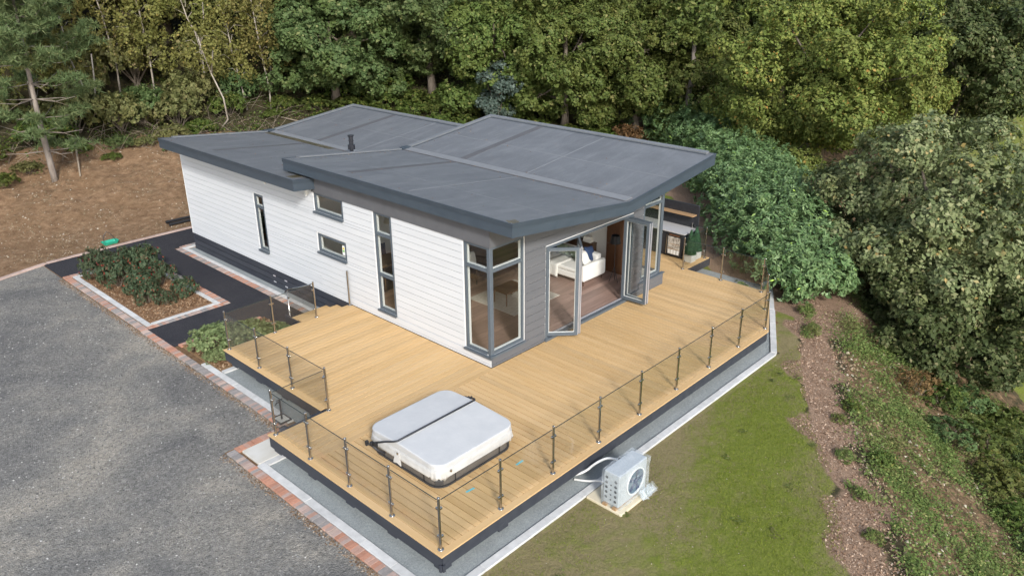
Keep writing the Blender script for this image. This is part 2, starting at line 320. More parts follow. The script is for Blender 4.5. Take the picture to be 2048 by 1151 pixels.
M['leaf_bluish'] = leaf_mat('leaf_bluish', [(0.0, (0.055, 0.085, 0.068)), (0.5, (0.10, 0.14, 0.115)), (1.0, (0.18, 0.22, 0.185))], trans=0.15, gain=0.8)
M['leaf_rust'] = leaf_mat('leaf_rust', [(0.0, (0.06, 0.035, 0.018)), (0.5, (0.12, 0.07, 0.035)), (1.0, (0.20, 0.12, 0.06))], trans=0.2)
M['leaf_shrub'] = leaf_mat('leaf_shrub', [(0.0, (0.024, 0.038, 0.022)), (0.5, (0.048, 0.068, 0.036)), (0.88, (0.085, 0.105, 0.058)), (0.955, (0.12, 0.055, 0.04)), (1.0, (0.27, 0.03, 0.03))], trans=0.15, patch=0.0)
M['leaf_hebe'] = leaf_mat('leaf_hebe', [(0.0, (0.075, 0.11, 0.045)), (0.5, (0.14, 0.185, 0.08)), (0.9, (0.22, 0.26, 0.125)), (1.0, (0.30, 0.32, 0.17))], trans=0.15, patch=0.3, patchcol=(0.12, 0.155, 0.09))
M['needle'] = leaf_mat('needle', [(0.0, (0.050, 0.080, 0.032)), (0.5, (0.092, 0.132, 0.058)), (0.9, (0.15, 0.19, 0.088)), (1.0, (0.21, 0.23, 0.115))], trans=0.15, patch=0.3, patchcol=(0.12, 0.125, 0.05))
M['topiary'] = leaf_mat('topiary', [(0.0, (0.018, 0.052, 0.026)), (0.6, (0.035, 0.085, 0.044)), (1.0, (0.07, 0.13, 0.07))], trans=0.1)
M['grass'] = leaf_mat('grass', [(0.0, (0.085, 0.11, 0.014)), (0.5, (0.14, 0.168, 0.024)), (0.9, (0.20, 0.205, 0.045)), (1.0, (0.24, 0.22, 0.09))], trans=0.25)
M['chip'] = leaf_mat('chip', [(0.0, (0.09, 0.052, 0.033)), (0.35, (0.24, 0.155, 0.103)), (0.75, (0.40, 0.28, 0.195)), (1.0, (0.54, 0.42, 0.32))], trans=0.0, rough=0.9, spec=0.2, squeeze=1.0, gain=1.0)
M['bed_chip'] = leaf_mat('bed_chip', [(0.0, (0.10, 0.055, 0.028)), (0.4, (0.20, 0.12, 0.066)), (0.8, (0.33, 0.225, 0.135)), (1.0, (0.48, 0.37, 0.25))], trans=0.0, rough=0.9, spec=0.2, squeeze=1.0, gain=1.0)
M['pebble'] = leaf_mat('pebble', [(0.0, (0.12, 0.08, 0.047)), (0.5, (0.22, 0.16, 0.10)), (0.85, (0.33, 0.26, 0.18)), (1.0, (0.50, 0.44, 0.36))], trans=0.0, rough=0.9, spec=0.2, squeeze=1.0, gain=1.0)
M['drive_stone'] = leaf_mat('drive_stone', [(0.0, (0.07, 0.068, 0.065)), (0.5, (0.16, 0.155, 0.15)), (0.9, (0.30, 0.29, 0.27)), (1.0, (0.55, 0.53, 0.50))], trans=0.0, rough=0.9, spec=0.2, squeeze=1.0, gain=1.0)

# ------------------------------------------------------------------ mesh helpers
class MB:
    """collects boxes, prisms, tubes and lathes for ONE mesh"""
    def __init__(s): s.v = []; s.f = []; s.mi = []; s.cur = 0
    def add(s, vs, fs):
        o = len(s.v); s.v += [tuple(p) for p in vs]; s.f += [tuple(i + o for i in f) for f in fs]; s.mi += [s.cur] * len(fs); return s
    def box(s, x0, x1, y0, y1, z0, z1):
        if x0 > x1: x0, x1 = x1, x0
        if y0 > y1: y0, y1 = y1, y0
        if z0 > z1: z0, z1 = z1, z0
        return s.add([(x0, y0, z0), (x1, y0, z0), (x1, y1, z0), (x0, y1, z0), (x0, y0, z1), (x1, y0, z1), (x1, y1, z1), (x0, y1, z1)],
                     [(3, 2, 1, 0), (4, 5, 6, 7), (0, 1, 5, 4), (1, 2, 6, 5), (2, 3, 7, 6), (3, 0, 4, 7)])
    def bbox(s, x0, x1, y0, y1, z0, z1, b=0.01):
        """box with chamfered top and side edges"""
        def ring(i, z): return [(x0 + i, y0 + b, z), (x0 + b, y0 + i, z), (x1 - b, y0 + i, z), (x1 - i, y0 + b, z), (x1 - i, y1 - b, z), (x1 - b, y1 - i, z), (x0 + b, y1 - i, z), (x0 + i, y1 - b, z)]
        return s.rings([ring(b * .6, z0), ring(0, z0 + b), ring(0, z1 - b), ring(b * .6, z1)])
    def rings(s, rs, cap=True, close=False):
        n = len(rs[0]); vs = [p for r in rs for p in r]; fs = []
        for i in range(len(rs) - (0 if close else 1)):
            a, b = i * n, ((i + 1) % len(rs)) * n
            for j in range(n): fs.append((a + j, a + (j + 1) % n, b + (j + 1) % n, b + j))
        if cap and not close:
            fs.append(tuple(reversed(range(n)))); fs.append(tuple((len(rs) - 1) * n + j for j in range(n)))
        return s.add(vs, fs)
    def prism(s, poly, lo, hi, axis='z'):
        """polygon (ccw seen from +axis) pushed along an axis; poly is xy for z, xz for y, yz for x"""
        def P(p, t): return (p[0], p[1], t) if axis == 'z' else ((p[0], t, p[1]) if axis == 'y' else (t, p[0], p[1]))
        return s.rings([[P(p, lo) for p in poly], [P(p, hi) for p in poly]])
    def tube(s, pts, rad, n=8, cap=True):
        pts = [Vector(p) for p in pts]; rs = []
        rad = rad if hasattr(rad, '__len__') else [rad] * len(pts)
        ref = None
        for i, p in enumerate(pts):
            d = (pts[min(i + 1, len(pts) - 1)] - pts[max(i - 1, 0)]).normalized()
            if ref is None: ref = Vector((0, 0, 1)) if abs(d.z) < .9 else Vector((1, 0, 0))
            a = d.cross(ref).normalized(); b = d.cross(a).normalized(); ref = a.cross(d) if abs(a.cross(d).length) > 1e-6 else ref
            rs.append([tuple(p + rad[i] * (math.cos(t) * a + math.sin(t) * b)) for t in [2 * math.pi * j / n for j in range(n)]])
        return s.rings(rs, cap)
    def cyl(s, x, y, z0, z1, r, n=14, r1=None):
        r1 = r if r1 is None else r1
        return s.rings([[(x + q * math.cos(t), y + q * math.sin(t), z) for t in [2 * math.pi * j / n for j in range(n)]] for q, z in ((r, z0), (r1, z1))])
    def lathe(s, x, y, prof, n=16):
        return s.rings([[(x + r * math.cos(t), y + r * math.sin(t), z) for t in [2 * math.pi * j / n for j in range(n)]] for r, z in prof])
    def obox(s, a, b, w, z0, z1):
        """box along the plan segment a-b, half-width w"""
        a = Vector((a[0], a[1])); b = Vector((b[0], b[1])); d = (b - a).normalized(); n = Vector((-d.y, d.x)) * w
        q = [a - n, b - n, b + n, a + n]
        return s.rings([[(p.x, p.y, z0) for p in q], [(p.x, p.y, z1) for p in q]])
    def mesh(s, name, mats, smooth=False):
        me = bpy.data.meshes.new(name); me.from_pydata(s.v, [], s.f)
        for m in (mats if isinstance(mats, (list, tuple)) else [mats]): me.materials.append(M[m] if isinstance(m, str) else m)
        if len(me.materials) > 1: me.polygons.foreach_set('material_index', s.mi)
        bm = bmesh.new(); bm.from_mesh(me); bmesh.ops.recalc_face_normals(bm, faces=bm.faces); bm.to_mesh(me); bm.free()
        if smooth: me.polygons.foreach_set('use_smooth', [True] * len(me.polygons))
        me.update(); return me
    def build(s, name, mats, parent=None, smooth=False):
        return link(name, s.mesh(name, mats, smooth), parent)

def link(name, data, parent=None, loc=None, rz=None):
    o = bpy.data.objects.new(name, data); COL.objects.link(o)
    if parent is not None: o.parent = parent
    if loc is not None: o.location = loc
    if rz is not None: o.rotation_euler = (0, 0, rz)
    return o
def tag(o, label=None, cat=None, group=None, kind=None):
    if label: o['label'] = label
    if cat: o['category'] = cat
    if group: o['group'] = group
    if kind: o['kind'] = kind
    return o
def thing(name, label, cat, loc=(0, 0, 0), rz=0.0, group=None):
    return tag(link(name, None, None, loc, rz), label, cat, group)
def copy_tree(o, parent=None):
    c = o.copy(); COL.objects.link(c); c.parent = parent
    for ch in list(o.children): copy_tree(ch, c)
    return c
def soft(o, w=0.01, seg=2):
    b = o.modifiers.new('bevel', 'BEVEL'); b.width = w; b.segments = seg; b.limit_method = 'ANGLE'; return o

def np_mesh(name, verts, faces, mat, smooth=False):
    """verts (n,3), faces (m,k) of one size"""
    me = bpy.data.meshes.new(name); k = faces.shape[1]
    me.vertices.add(len(verts)); me.vertices.foreach_set('co', np.ascontiguousarray(verts, np.float32).ravel())
    me.loops.add(faces.size); me.loops.foreach_set('vertex_index', np.ascontiguousarray(faces, np.int32).ravel())
    me.polygons.add(len(faces)); me.polygons.foreach_set('loop_start', np.arange(0, faces.size, k, dtype=np.int32))
    me.materials.append(M[mat] if isinstance(mat, str) else mat)
    me.update(calc_edges=True); me.validate()
    if smooth: me.polygons.foreach_set('use_smooth', [True] * len(me.polygons))
    return me

def unit(a): return a / np.maximum(np.linalg.norm(a, axis=1, keepdims=True), 1e-9)
def leaves(c, nrm, L, Wd, r, fold=0.0):
    """diamond leaves: centres c, normals nrm, lengths L, widths Wd"""
    n = len(c); t = unit(np.cross(nrm, unit(r.normal(size=(n, 3))))); b = np.cross(nrm, t)
    L = np.broadcast_to(np.asarray(L, float), (n,))[:, None]; Wd = np.broadcast_to(np.asarray(Wd, float), (n,))[:, None]
    v = np.stack([c - t * L * .5, c + b * Wd * .5 + t * L * .06 + nrm * fold * Wd, c + t * L * .5, c - b * Wd * .5 + t * L * .06 + nrm * fold * Wd], 1).reshape(-1, 3)
    f = np.arange(4 * n).reshape(n, 4); return v, f
def cat(parts):
    vs, fs, o = [], [], 0
    for v, f in parts: vs.append(v); fs.append(f + o); o += len(v)
    return np.concatenate(vs), np.concatenate(fs)

# ------------------------------------------------------------------ ground shape
CX = [-60, -30, -8, -.5, 1.4, 2.7, 3.8, 5.8, 8, 11, 15, 22, 30, 60, 120]
CYY = [-40, -25, -13.4, -9.2, -8.2, -7.5, -6.6, -5.5, -4.35, -3.4, -1.6, 2.5, 6, 14, 30]
def crest(x, y): return .87 * (np.interp(x, CX, CYY) - y)          # metres beyond the lawn's edge, down the slope
def hgt(x, y):
    x = np.asarray(x, float); y = np.asarray(y, float)
    s = .3 * x + .95 * y - 19.4
    sp = lambda v, k: np.logaddexp(0, v * k) / k
    b = .2 * sp(s, 2.) + .16 * sp(s - 9, .8)
    far = .16 * sp(x - 34, .5)
    d = np.maximum(crest(x, y), 0)
    drop = np.minimum(.18 * np.minimum(d, 1.3) + .62 * np.clip(d - 1.3, 0, 6.5) + .12 * np.maximum(d - 7.8, 0), 6.5)
    return G + b + far - drop

# ------------------------------------------------------------------ terrain, drive, paths, edgings
def axis_pts(lo, hi, c0, c1, fine, coarse):
    return np.concatenate([np.arange(lo, c0, coarse), np.arange(c0, c1, fine), np.arange(c1, hi, coarse)])
xs = axis_pts(-50, 130, -16, 26, .3, 1.5); ys = axis_pts(-50, 140, -16, 34, .3, 1.5)
X, Y = np.meshgrid(xs, ys, indexing='ij')
def wobble(x, y):
    return (np.sin(x * 1.7 + 1.3 * np.sin(y * .9)) * np.cos(y * 1.3 + .7 * np.sin(x * 1.1)) * .5 + np.sin(x * 4.1 + y * 2.3) * np.cos(y * 3.7 - x * 1.9) * .28
            + np.sin(x * 9.3 - y * 4.4) * np.sin(y * 8.1 + x * 3.2) * .15)
def ground_z(x, y):
    s = .3 * x + .95 * y; d = crest(x, y)
    amp = np.clip((s - 19.8) / 3, 0, 1) * .20 + np.clip((d - 1.1) / 1.5, 0, 1) * .16 + np.clip((-.1 - d) / 2, 0, 1) * np.clip((-4.8 - y) / 1., 0, 1) * .015
    return hgt(x, y) + amp * wobble(x, y)
Z = ground_z(X, Y)
HEDGE = [(11.4, -3.0, 1.3), (12.6, -1.9, 1.6), (14.0, -.7, 1.9), (15.6, .5, 2.1), (17.2, 1.6, 2.2), (18.8, 2.8, 2.3), (20.4, 4.2, 2.3), (22.0, 5.6, 2.3), (23.6, 7.2, 2.3), (25.2, 9.0, 2.3), (26.6, 11.0, 2.3), (27.4, 13.2, 2.2)]
hd = np.min([np.hypot(X - a, Y - b) - w for a, b, w in HEDGE], axis=0)
S = .3 * X + .95 * Y; D = crest(X, Y)
def sm(v, a, b): return np.clip((v - a) / (b - a), 0, 1)
lawn = np.where((D < .1) & (S < 19) & ((Y < -4.35) | (X > 11) | ((X > 6.4) & (Y < -4.45 + .51 * (X - 6.6)))), 1.0, 0.0)
lawn = np.maximum(lawn, sm(X, 44, 47))
lawn = lawn * (1 - sm(-D, -.15, .1) * 0)
Dw = D + .22 * np.sin(X * 2.3) + .15 * np.sin(X * 5.1 + 1) + .12 * np.sin(Y * 3.3 + X)
mulch = sm(Dw, -.25, .1) * (1 - sm(Dw, .75, 1.25)) * (X < 12) + (hd < .9) * 1.0
mulch = np.clip(mulch, 0, 1)
dirt = ((X < 11) & (Y > -4.3) & (Y <= 18) | (Y > 17.5) & (S < 28.2 - .35 * np.clip(X - 6, 0, 30)) & (X < 19)) * 1.0
dirt = np.maximum(dirt, np.where(D > 1.2, .52 - .02 * np.clip(D - 3, 0, 10), 0))
lawn[D > .1] *= (X[D > .1] > 44); lawn[(D > 7.2) & (X > 13)] = .9
lawn[(dirt > .9) & (Y > -2)] = 0
zone = np.stack([lawn, mulch, dirt, np.ones_like(lawn)], -1).reshape(-1, 4).astype(np.float32)
nx, ny = len(xs), len(ys)
I = np.arange(nx * ny).reshape(nx, ny)
F = np.stack([I[:-1, :-1], I[1:, :-1], I[1:, 1:], I[:-1, 1:]], -1).reshape(-1, 4)
me = np_mesh('ground', np.stack([X, Y, Z], -1).reshape(-1, 3), F, 'terrain', True)
ca = me.color_attributes.new('zone', 'FLOAT_COLOR', 'POINT'); ca.data.foreach_set('color', zone.ravel())
cover = np.clip(.15 + .95 * np.exp(-((D + 1.5) / 1.5) ** 2) - .5 * sm(Y, -6.0, -4.6) * (X < 9) - .25 * sm(-X, 0, 6), 0, 1); cover[X > 9] = .8
cva = me.attributes.new('cover', 'FLOAT', 'POINT'); cva.data.foreach_set('value', cover.ravel().astype(np.float32))
ground = tag(link('ground', me), 'brown earth and patchy lawn ground falling away on the right', kind='structure')

def sheet(name, poly, z, mat, label, thick=.03):
    o = MB().prism(poly, z - thick, z, 'z').build(name, mat); return tag(o, label, kind='structure')
sheet('driveway', [(-4.66, 18.1), (-4.66, 2.42), (-6.06, 2.42), (-6.06, -16), (-34, -16), (-34, 9.6), (-14, 15.42), (-6.2, 17.64), (-4.75, 18.08)][::-1], G + .012, 'drive', 'grey compacted gravel driveway')
p1 = MB().prism([(-4.62, 16.32), (3.2, 16.32), (3.2, 18.17), (-4.62, 18.17)], G - .02, G + .03)
p1.prism([(-1.775, 6.0), (-.64, 6.0), (-.64, 16.318), (-1.775, 16.318)], G - .02, G + .03)
p1.prism([(-4.44, 8.32), (-1.778, 8.32), (-1.778, 9.945), (-4.44, 9.945)], G - .02, G + .03)
tag(p1.build('path', 'tarmac'), 'black tarmac path round the planting bed and the lodge', kind='structure')
sheet('gravel_strip', [(-5.65, -4.3), (6.57, -4.3), (9.4, -2.9), (11, -2.0), (11, 3.5), (-.02, 3.5), (-.02, 15.9), (-.27, 15.9), (-.27, 6.0), (-3.6, 6.0), (-3.6, 5.78), (-4.26, 5.78), (-4.26, 2.2), (-5.0, 2.2), (-5.0, 1.4), (-5.65, 1.4)], G + .008, 'fine_gravel', 'blue grey fine gravel strip along the deck')
sheet('planting_bed', [(-4.2, 10.4), (-2.17, 10.4), (-2.17, 15.9), (-4.2, 15.9)], G + .03, 'bed_chip', 'wood chip soil of the kerbed planting bed')
sheet('corner_bed', [(-4.26, 5.93), (-1.62, 5.93), (-1.62, 8.2), (-4.26, 8.2)], G + .03, 'bed_chip', 'wood chip soil of the corner bed beside the deck')

# --- brick edgings
BW, BL, BH = .097, .2, .07
brick_me = [MB().bbox(-BL / 2, BL / 2, -BW / 2, BW / 2, -BH, 0, .006).mesh('brick', 'brick%d' % i) for i in range(5)]
brick_rot = [MB().bbox(-BW / 2, BW / 2, -BL / 2, BL / 2, -BH, 0, .006).mesh('brick', 'brick%d' % i) for i in range(5)]
def pick_brick(t, seed):
    w = math.sin(t * 1.9 + seed) + .8 * math.sin(t * .83 + seed * 2.1)
    u = rng.random()
    if w > .55: return 3 if u < .55 else (4 if u < .8 else 2)
    if w < -.4: return 0 if u < .45 else (1 if u < .8 else 4)
    return [1, 2, 4, 0, 3][min(4, int(u * 5.6))]
def edging(name, label, runs, z=G + .045, single=300):
    t = thing(name, label, 'edging', group='brick edgings along the paths')
    far = {i: MB() for i in range(5)}; n = 0
    for (x0, y0, x1, y1) in runs:
        horiz = abs(x1 - x0) > abs(y1 - y0); Ln = abs(x1 - x0) + abs(y1 - y0); k = int(Ln / .101)
        for i in range(k):
            f = (i + .5) / k; x = x0 + (x1 - x0) * f; y = y0 + (y1 - y0) * f
            c = pick_brick(f * Ln, x0 + y1); zz = z + rng.uniform(-.004, .004)
            jx, jy = rng.uniform(-.004, .004), rng.uniform(-.003, .003)
            if n < single:
                o = link('brick', (brick_rot if horiz else brick_me)[c], t, (x + jx, y + jy, zz), rng.uniform(-.012, .012)); n += 1
            else:
                hx, hy = (BW / 2, BL / 2) if horiz else (BL / 2, BW / 2)
                far[c].box(x - hx + jx, x + hx + jx, y - hy + jy, y + hy + jy, zz - BH, zz)
    for c, m in far.items():
        if m.v: tag(m.build('brick_course', 'brick%d' % c, t), kind='stuff')
    return t
edging('brick_edging', 'brick edging between gravel drive and pale kerb, nearest the camera', [(-5.95, 2.33, -5.95, -5.0), (-5.84, 2.28, -4.7, 2.28)])
edging('brick_edging', 'long brick edging along the drive past the green corner shrub', [(-4.55, 2.4, -4.55, 9.95)])
edging('brick_edging', 'brick surround of the kerbed bed of dark shrubs', [(-4.52, 9.97, -4.52, 16.3), (-1.88, 9.97, -1.88, 16.3), (-4.4, 10.05, -2.0, 10.05), (-4.4, 16.2, -2.0, 16.2)], single=150)
edging('brick_edging', 'brick edging below the white wall beside the dark skirting', [(-.53, 7.2, -.53, 16.15), (-.42, 16.22, 2.6, 16.22), (-4.3, 8.22, -1.7, 8.22)], single=90)

# --- pale kerbs
kerb_n = 0
def kerb(name, label, runs, width, mat='concrete', z=G + .05, L=.92, cat='kerb', group='pale concrete kerbs', prt='kerb_stone'):
    t = thing(name, label, cat, group=group)
    for (a, b) in runs:
        a = Vector(a); b = Vector(b); Ln = (b - a).length; k = max(1, round(Ln / L)); d = (b - a) / k; rz = math.atan2(d.y, d.x)
        mm = MB().bbox(-d.length / 2 + .003, d.length / 2 - .003, -width / 2, width / 2, -.12, 0, .008).mesh(prt, mat)
        for i in range(k):
            c = a + d * (i + .5); link(prt, mm, t, (c.x, c.y, z + rng.uniform(-.004, .004)), rz + rng.uniform(-.004, .004))
    return t
kerb('kerb', 'pale kerb along the brick edging nearest the camera', [((-5.745, 1.4), (-5.745, -5.0)), ((-5.65, 1.32), (-5.0, 1.32))], .18)
kerb('kerb', 'pale kerb between front gravel strip and lawn, bending at the deck corner', [((-5.64, -4.385), (6.62, -4.385)), ((6.66, -4.37), (9.3, -3.02)), ((9.34, -2.98), (11.0, -2.1))], .17)
kerb('kerb', 'pale kerb along the narrow gravel strip beside the corner bed', [((-4.35, 2.42), (-4.35, 6.7)), ((-4.24, 5.855), (-3.4, 5.855))], .16)
kerb('kerb', 'pale kerb framing the bed of dark shrubs', [((-4.29, 10.17), (-4.29, 16.08)), ((-2.08, 10.17), (-2.08, 16.08)), ((-4.2, 10.24), (-2.17, 10.24)), ((-4.2, 16.0), (-2.17, 16.0))], .15)
kerb('kerb', 'pale kerb below the white wall by the skirting boards', [((-.345, 7.2), (-.345, 16.1)), ((-.27, 16.04), (.6, 16.04))], .14)
kerb('path_kerb', 'pinkish kerb between tarmac path and bare earth bank', [((3.2, 18.27), (-2.3, 18.27)), ((-2.34, 18.27), (-4.5, 18.2)), ((-4.54, 18.19), (-6.2, 17.72)), ((-6.24, 17.71), (-14, 15.5)), ((-14.1, 15.47), (-26, 12.0))], .17, 'pink_kerb', G + .06, .45, group='path kerbs')

slabm = MB().bbox(-5.77, -5.02, 1.42, 2.14, G - .05, G + .05, .01)
tag(slabm.build('paving_slab', 'slab'), 'pale stone paving slab under the deck corner by the drive', 'slab')

# ------------------------------------------------------------------ ground litter, uncountable
def scatter_flat(name, label, pts, L, Wd, mat, tilt=.5, seed=1, lift=.01):
    r = np.random.default_rng(seed); n = len(pts)
    nrm = unit(np.array([0, 0, 1.0]) + r.normal(size=(n, 3)) * tilt)
    v, f = leaves(pts + np.array([0, 0, lift]), nrm, L * r.uniform(.5, 1.6, n), Wd * r.uniform(.5, 1.5, n), r)
    return tag(link(name, np_mesh(name, v, f, mat)), label, kind='stuff')
def rand_in(x0, x1, y0, y1, n, r, keep=None):
    x = r.uniform(x0, x1, n); y = r.uniform(y0, y1, n)
    if keep is not None: k = keep(x, y); x, y = x[k], y[k]
    return np.stack([x, y, ground_z(x, y)], -1)
r = np.random.default_rng(3)
def keep_m(x, y):
    d = crest(x, y) + .22 * np.sin(x * 2.3) + .15 * np.sin(x * 5.1 + 1); q = .5 + .5 * np.sin(x * 3.7 + y * 2.2) * np.sin(y * 4.1 - x * 1.3)
    return (d > -.05) & (d < 1.3) & (r.random(len(x)) < .35 + .65 * q)
scatter_flat('wood_chips', 'brown wood chip mulch scattered along the lawn edge', rand_in(-6, 11, -13.5, -2.5, 150000, r, keep_m), .055, .024, 'chip', .45, 4)
pb = r.uniform(size=(9000, 3)) * np.array([2.0, 5.4, 0]) + np.array([-4.18, 10.45, G + .035])
pc = r.uniform(size=(6500, 3)) * np.array([2.6, 2.2, 0]) + np.array([-4.24, 5.96, G + .035])
scatter_flat('bed_chips', 'orange brown bark chips covering the planting beds', np.concatenate([pb, pc]), .07, .032, 'bed_chip', .4, 5)
def keep_dirt(x, y):
    s = .3 * x + .95 * y; q = .5 + .5 * np.sin(x * 1.9 + .8 * np.sin(y)) * np.sin(y * 1.4 + x * .6)
    return (y > 18.45 + np.clip(-x - 4.5, 0, 99) * .29) & (s < 29.5) & (r.random(len(x)) < .15 + .85 * q * q)
def pebbles(name, label, pts, size, mat, seed):
    """low tetrahedral stones"""
    r = np.random.default_rng(seed); n = len(pts); s = size * r.uniform(.4, 1.7, n) ** 1.4
    a = r.uniform(0, 2 * math.pi, n); v = []
    for k in range(4):
        t = a + k * math.pi / 2 + r.normal(size=n) * .25; q = s * r.uniform(.7, 1.2, n); v.append(np.stack([np.cos(t) * q, np.sin(t) * q, -.15 * s], -1))
    v.append(np.stack([r.normal(size=n) * .2 * s, r.normal(size=n) * .2 * s, s * r.uniform(.45, .9, n)], -1))
    V = (np.stack(v, 1) + pts[:, None, :]).reshape(-1, 3); o = np.arange(n)[:, None] * 5
    Fc = np.concatenate([o + np.array([[k, (k + 1) % 4, 4]]) for k in range(4)])
    return tag(link(name, np_mesh(name, V, Fc, mat)), label, kind='stuff')
pebbles('bank_stones', 'small pale stones strewn over the bare earth bank', rand_in(-16, 14, 18, 31, 30000, r, keep_dirt), .027, 'pebble', 6)
scatter_flat('bank_litter', 'straw coloured twigs and leaf litter over the earth bank', rand_in(-16, 14, 18.5, 31, 42000, r, keep_dirt), .09, .022, 'pebble', .25, 14, .012)
def keep_lawn(x, y): return (y < -4.55) & (crest(x, y) < .05)
pebbles('lawn_stones', 'small pale stones dotted through the thin lawn', rand_in(-9, 7, -14, -4.5, 4200, r, keep_lawn), .010, 'pebble', 7)
def keep_slope(x, y): d = crest(x, y); return (d > .9) & (d < 6)
pebbles('slope_stones', 'pale stones and clods on the earthy slope', rand_in(-4, 12, -16, -3, 9000, r, keep_slope), .035, 'pebble', 8)
dx = r.uniform(-16, -4.7, 30000); dy = r.uniform(-8, 17.6, 30000); kp = (dx < -6.1) | (dy > 2.5); dx, dy = dx[kp], dy[kp]
pebbles('drive_chippings', 'loose grey chippings over the gravel drive', np.stack([dx, dy, np.full(len(dx), G + .012)], -1), .015, 'drive_stone', 9)
ey = r.uniform(-5, 16.2, 5200); ex = np.where(ey < 2.35, -6.07, -4.68) - np.abs(r.normal(size=5200)) * .07; kk = (r.random(5200) < .4 + .6 * np.sin(ey * 1.7) ** 2)
pebbles('edge_grit', 'sandy grit gathered along the brick edging of the drive', np.stack([ex, ey, np.full(5200, G + .014)], -1)[kk], .016, 'pebble', 10)
def keep_grass(x, y):
    q = np.sin(x * .9 + 1.2 * np.sin(y * .7)) * np.cos(y * .8 + x * .35) + .4 * np.sin(x * 2.7 - y * 1.9)
    return (y < -4.6) & (crest(x, y) < .1) & ~((x > -1.9) & (x < -.6) & (y > -5.45)) & (r.random(len(x)) < np.clip(.35 + .4 * q + .5 * np.exp(-((crest(x, y) + 1.5) / 1.5) ** 2), .06, 1))
gp = rand_in(-9, 9, -14, -4.5, 190000, r, keep_grass)
gp2 = rand_in(8, 24, 0, 16, 30000, r, lambda x, y: (np.min([np.hypot(x - a, y - b) - w for a, b, w in HEDGE], axis=0) > .9) & (x > 11.2) & (.3 * x + .95 * y < 18.5))
gp = np.concatenate([gp, gp2]); ng = len(gp)
a = r.uniform(0, 2 * math.pi, ng); hh = r.uniform(.012, .045, ng); w = .006; lean = r.normal(size=(ng, 2)) * .02
b0 = gp + np.stack([np.cos(a) * w, np.sin(a) * w, 0 * a], -1); b1 = gp - np.stack([np.cos(a) * w, np.sin(a) * w, 0 * a], -1)
tp = gp + np.concatenate([lean, hh[:, None]], 1)
gv = np.stack([b0, b1, tp], 1).reshape(-1, 3)
tag(link('lawn_grass', np_mesh('lawn_grass', gv, np.arange(3 * ng).reshape(-1, 3), 'grass')), 'short thin grass of the patchy lawn', kind='stuff')

# ------------------------------------------------------------------ deck
deck = thing('deck', 'raised honey coloured board deck wrapped round the front of the lodge', 'deck')
P = .1632; BWD = P - .018
board_cache = {}
def board(x0, x1, y0, y1, parent=deck, mat='deck', z=0.0, name='deck_board'):
    """one deck board; local x runs along its length"""
    along_x = (x1 - x0) >= (y1 - y0)
    L = round((x1 - x0) if along_x else (y1 - y0), 3); w = round((y1 - y0) if along_x else (x1 - x0), 3)
    key = (L, w, mat)
    if key not in board_cache: board_cache[key] = MB().bbox(-L / 2, L / 2, -w / 2, w / 2, -.028, 0, .004).mesh(name, mat)
    return link(name, board_cache[key], parent, ((x0 + x1) / 2, (y0 + y1) / 2, z + rng.uniform(-.0012, .0012)), 0 if along_x else math.pi / 2)
DX0, DY0, DXN, YE, YL = -5.456, -4.154, -4.094, 1.47, 5.947
# edge trims (picture frame)
board(DX0, DX0 + .15, DY0 + .156, YE); board(DX0, 6.60, DY0, DY0 + .15); board(DXN, DXN + .15, YE + .004, YL)
# divider between the two board directions
board(DX0 + .156, -.03, -.10, .05)
# side field: boards run along x
y = .056
while y + BWD < YL + .02:
    x0 = DX0 + .156 if y + BWD <= YE + .02 else DXN + .156
    board(x0, -.03, y, min(y + BWD, YL)); y += P
# front field: boards run along y
x = DX0 + .156
while x + BWD < 9.25:
    top = -.106 if x + BWD < -.0 else (-.022 if x < 7.62 else 3.4)
    lo = DY0 + .156
    if x + BWD > 6.72: lo = DY0 + .10 + (x + BWD - 6.6) * (1.262 / 2.70)
    if x > 7.56 and x < 7.62: top = 3.4
    board(x, x + BWD, lo, top); x += P
xe = x
# platform under the outdoor kitchen
x = xe
while x + BWD < 10.75: board(x, x + BWD, .03, 3.4); x += P
def obj_bar(a, b, w, z0, z1, name, mat, parent): return MB().obox(a, b, w, z0, z1).build(name, mat, parent)
obj_bar((6.62, DY0 + .06), (9.24, -2.82), .07, -.028, .001, 'edge_trim', 'deck', deck)
# dark edge beams and feet
fb = MB()
E_ = [((DX0 + .04, DY0 + .04), (6.6, DY0 + .04)), ((6.6, DY0 + .04), (9.22, -2.86)), ((9.22, -2.86), (9.22, .05)), ((9.22, .05), (10.72, .05)), ((10.72, .05), (10.72, 3.4)),
      ((DX0 + .04, DY0 + .04), (DX0 + .04, YE - .04)), ((DX0 + .04, YE - .04), (DXN + .04, YE - .04)), ((DXN + .04, YE - .04), (DXN + .04, YL - .04)), ((DXN + .04, YL - .04), (-1.3, YL - .04))]
for i, (a, b) in enumerate(E_):
    obj_bar(a, b, .025 + .0006 * i, -.285 - .0015 * i, -.03, 'edge_beam', 'skirt', deck)
def foot(x, y): MB().bbox(x - .08, x + .08, y - .08, y + .08, G + .005, -.27, .01).build('deck_foot', 'skirt', deck)
def bracket(x, y, along): 
    hx, hy = (.13, .03) if along == 'x' else (.03, .13)
    MB().bbox(x - hx, x + hx, y - hy, y + hy, -.345, -.20, .006).build('bracket', 'skirt', deck)
for i in range(5): foot(DX0 + .6, DY0 + .6 + i * 1.35); bracket(DX0 + .043, DY0 + .11 + i * 1.3, 'y')
for i in range(1, 10): foot(DX0 + .6 + i * 1.3, DY0 + .6); (bracket(DX0 + .11 + (i - 1) * 1.45, DY0 + .043, 'x') if i in (1, 2, 4) else None)
for i in range(4): foot(DXN + .6, YE + .3 + i * 1.2); bracket(DXN + .043, YE + .4 + i * 1.2, 'y')
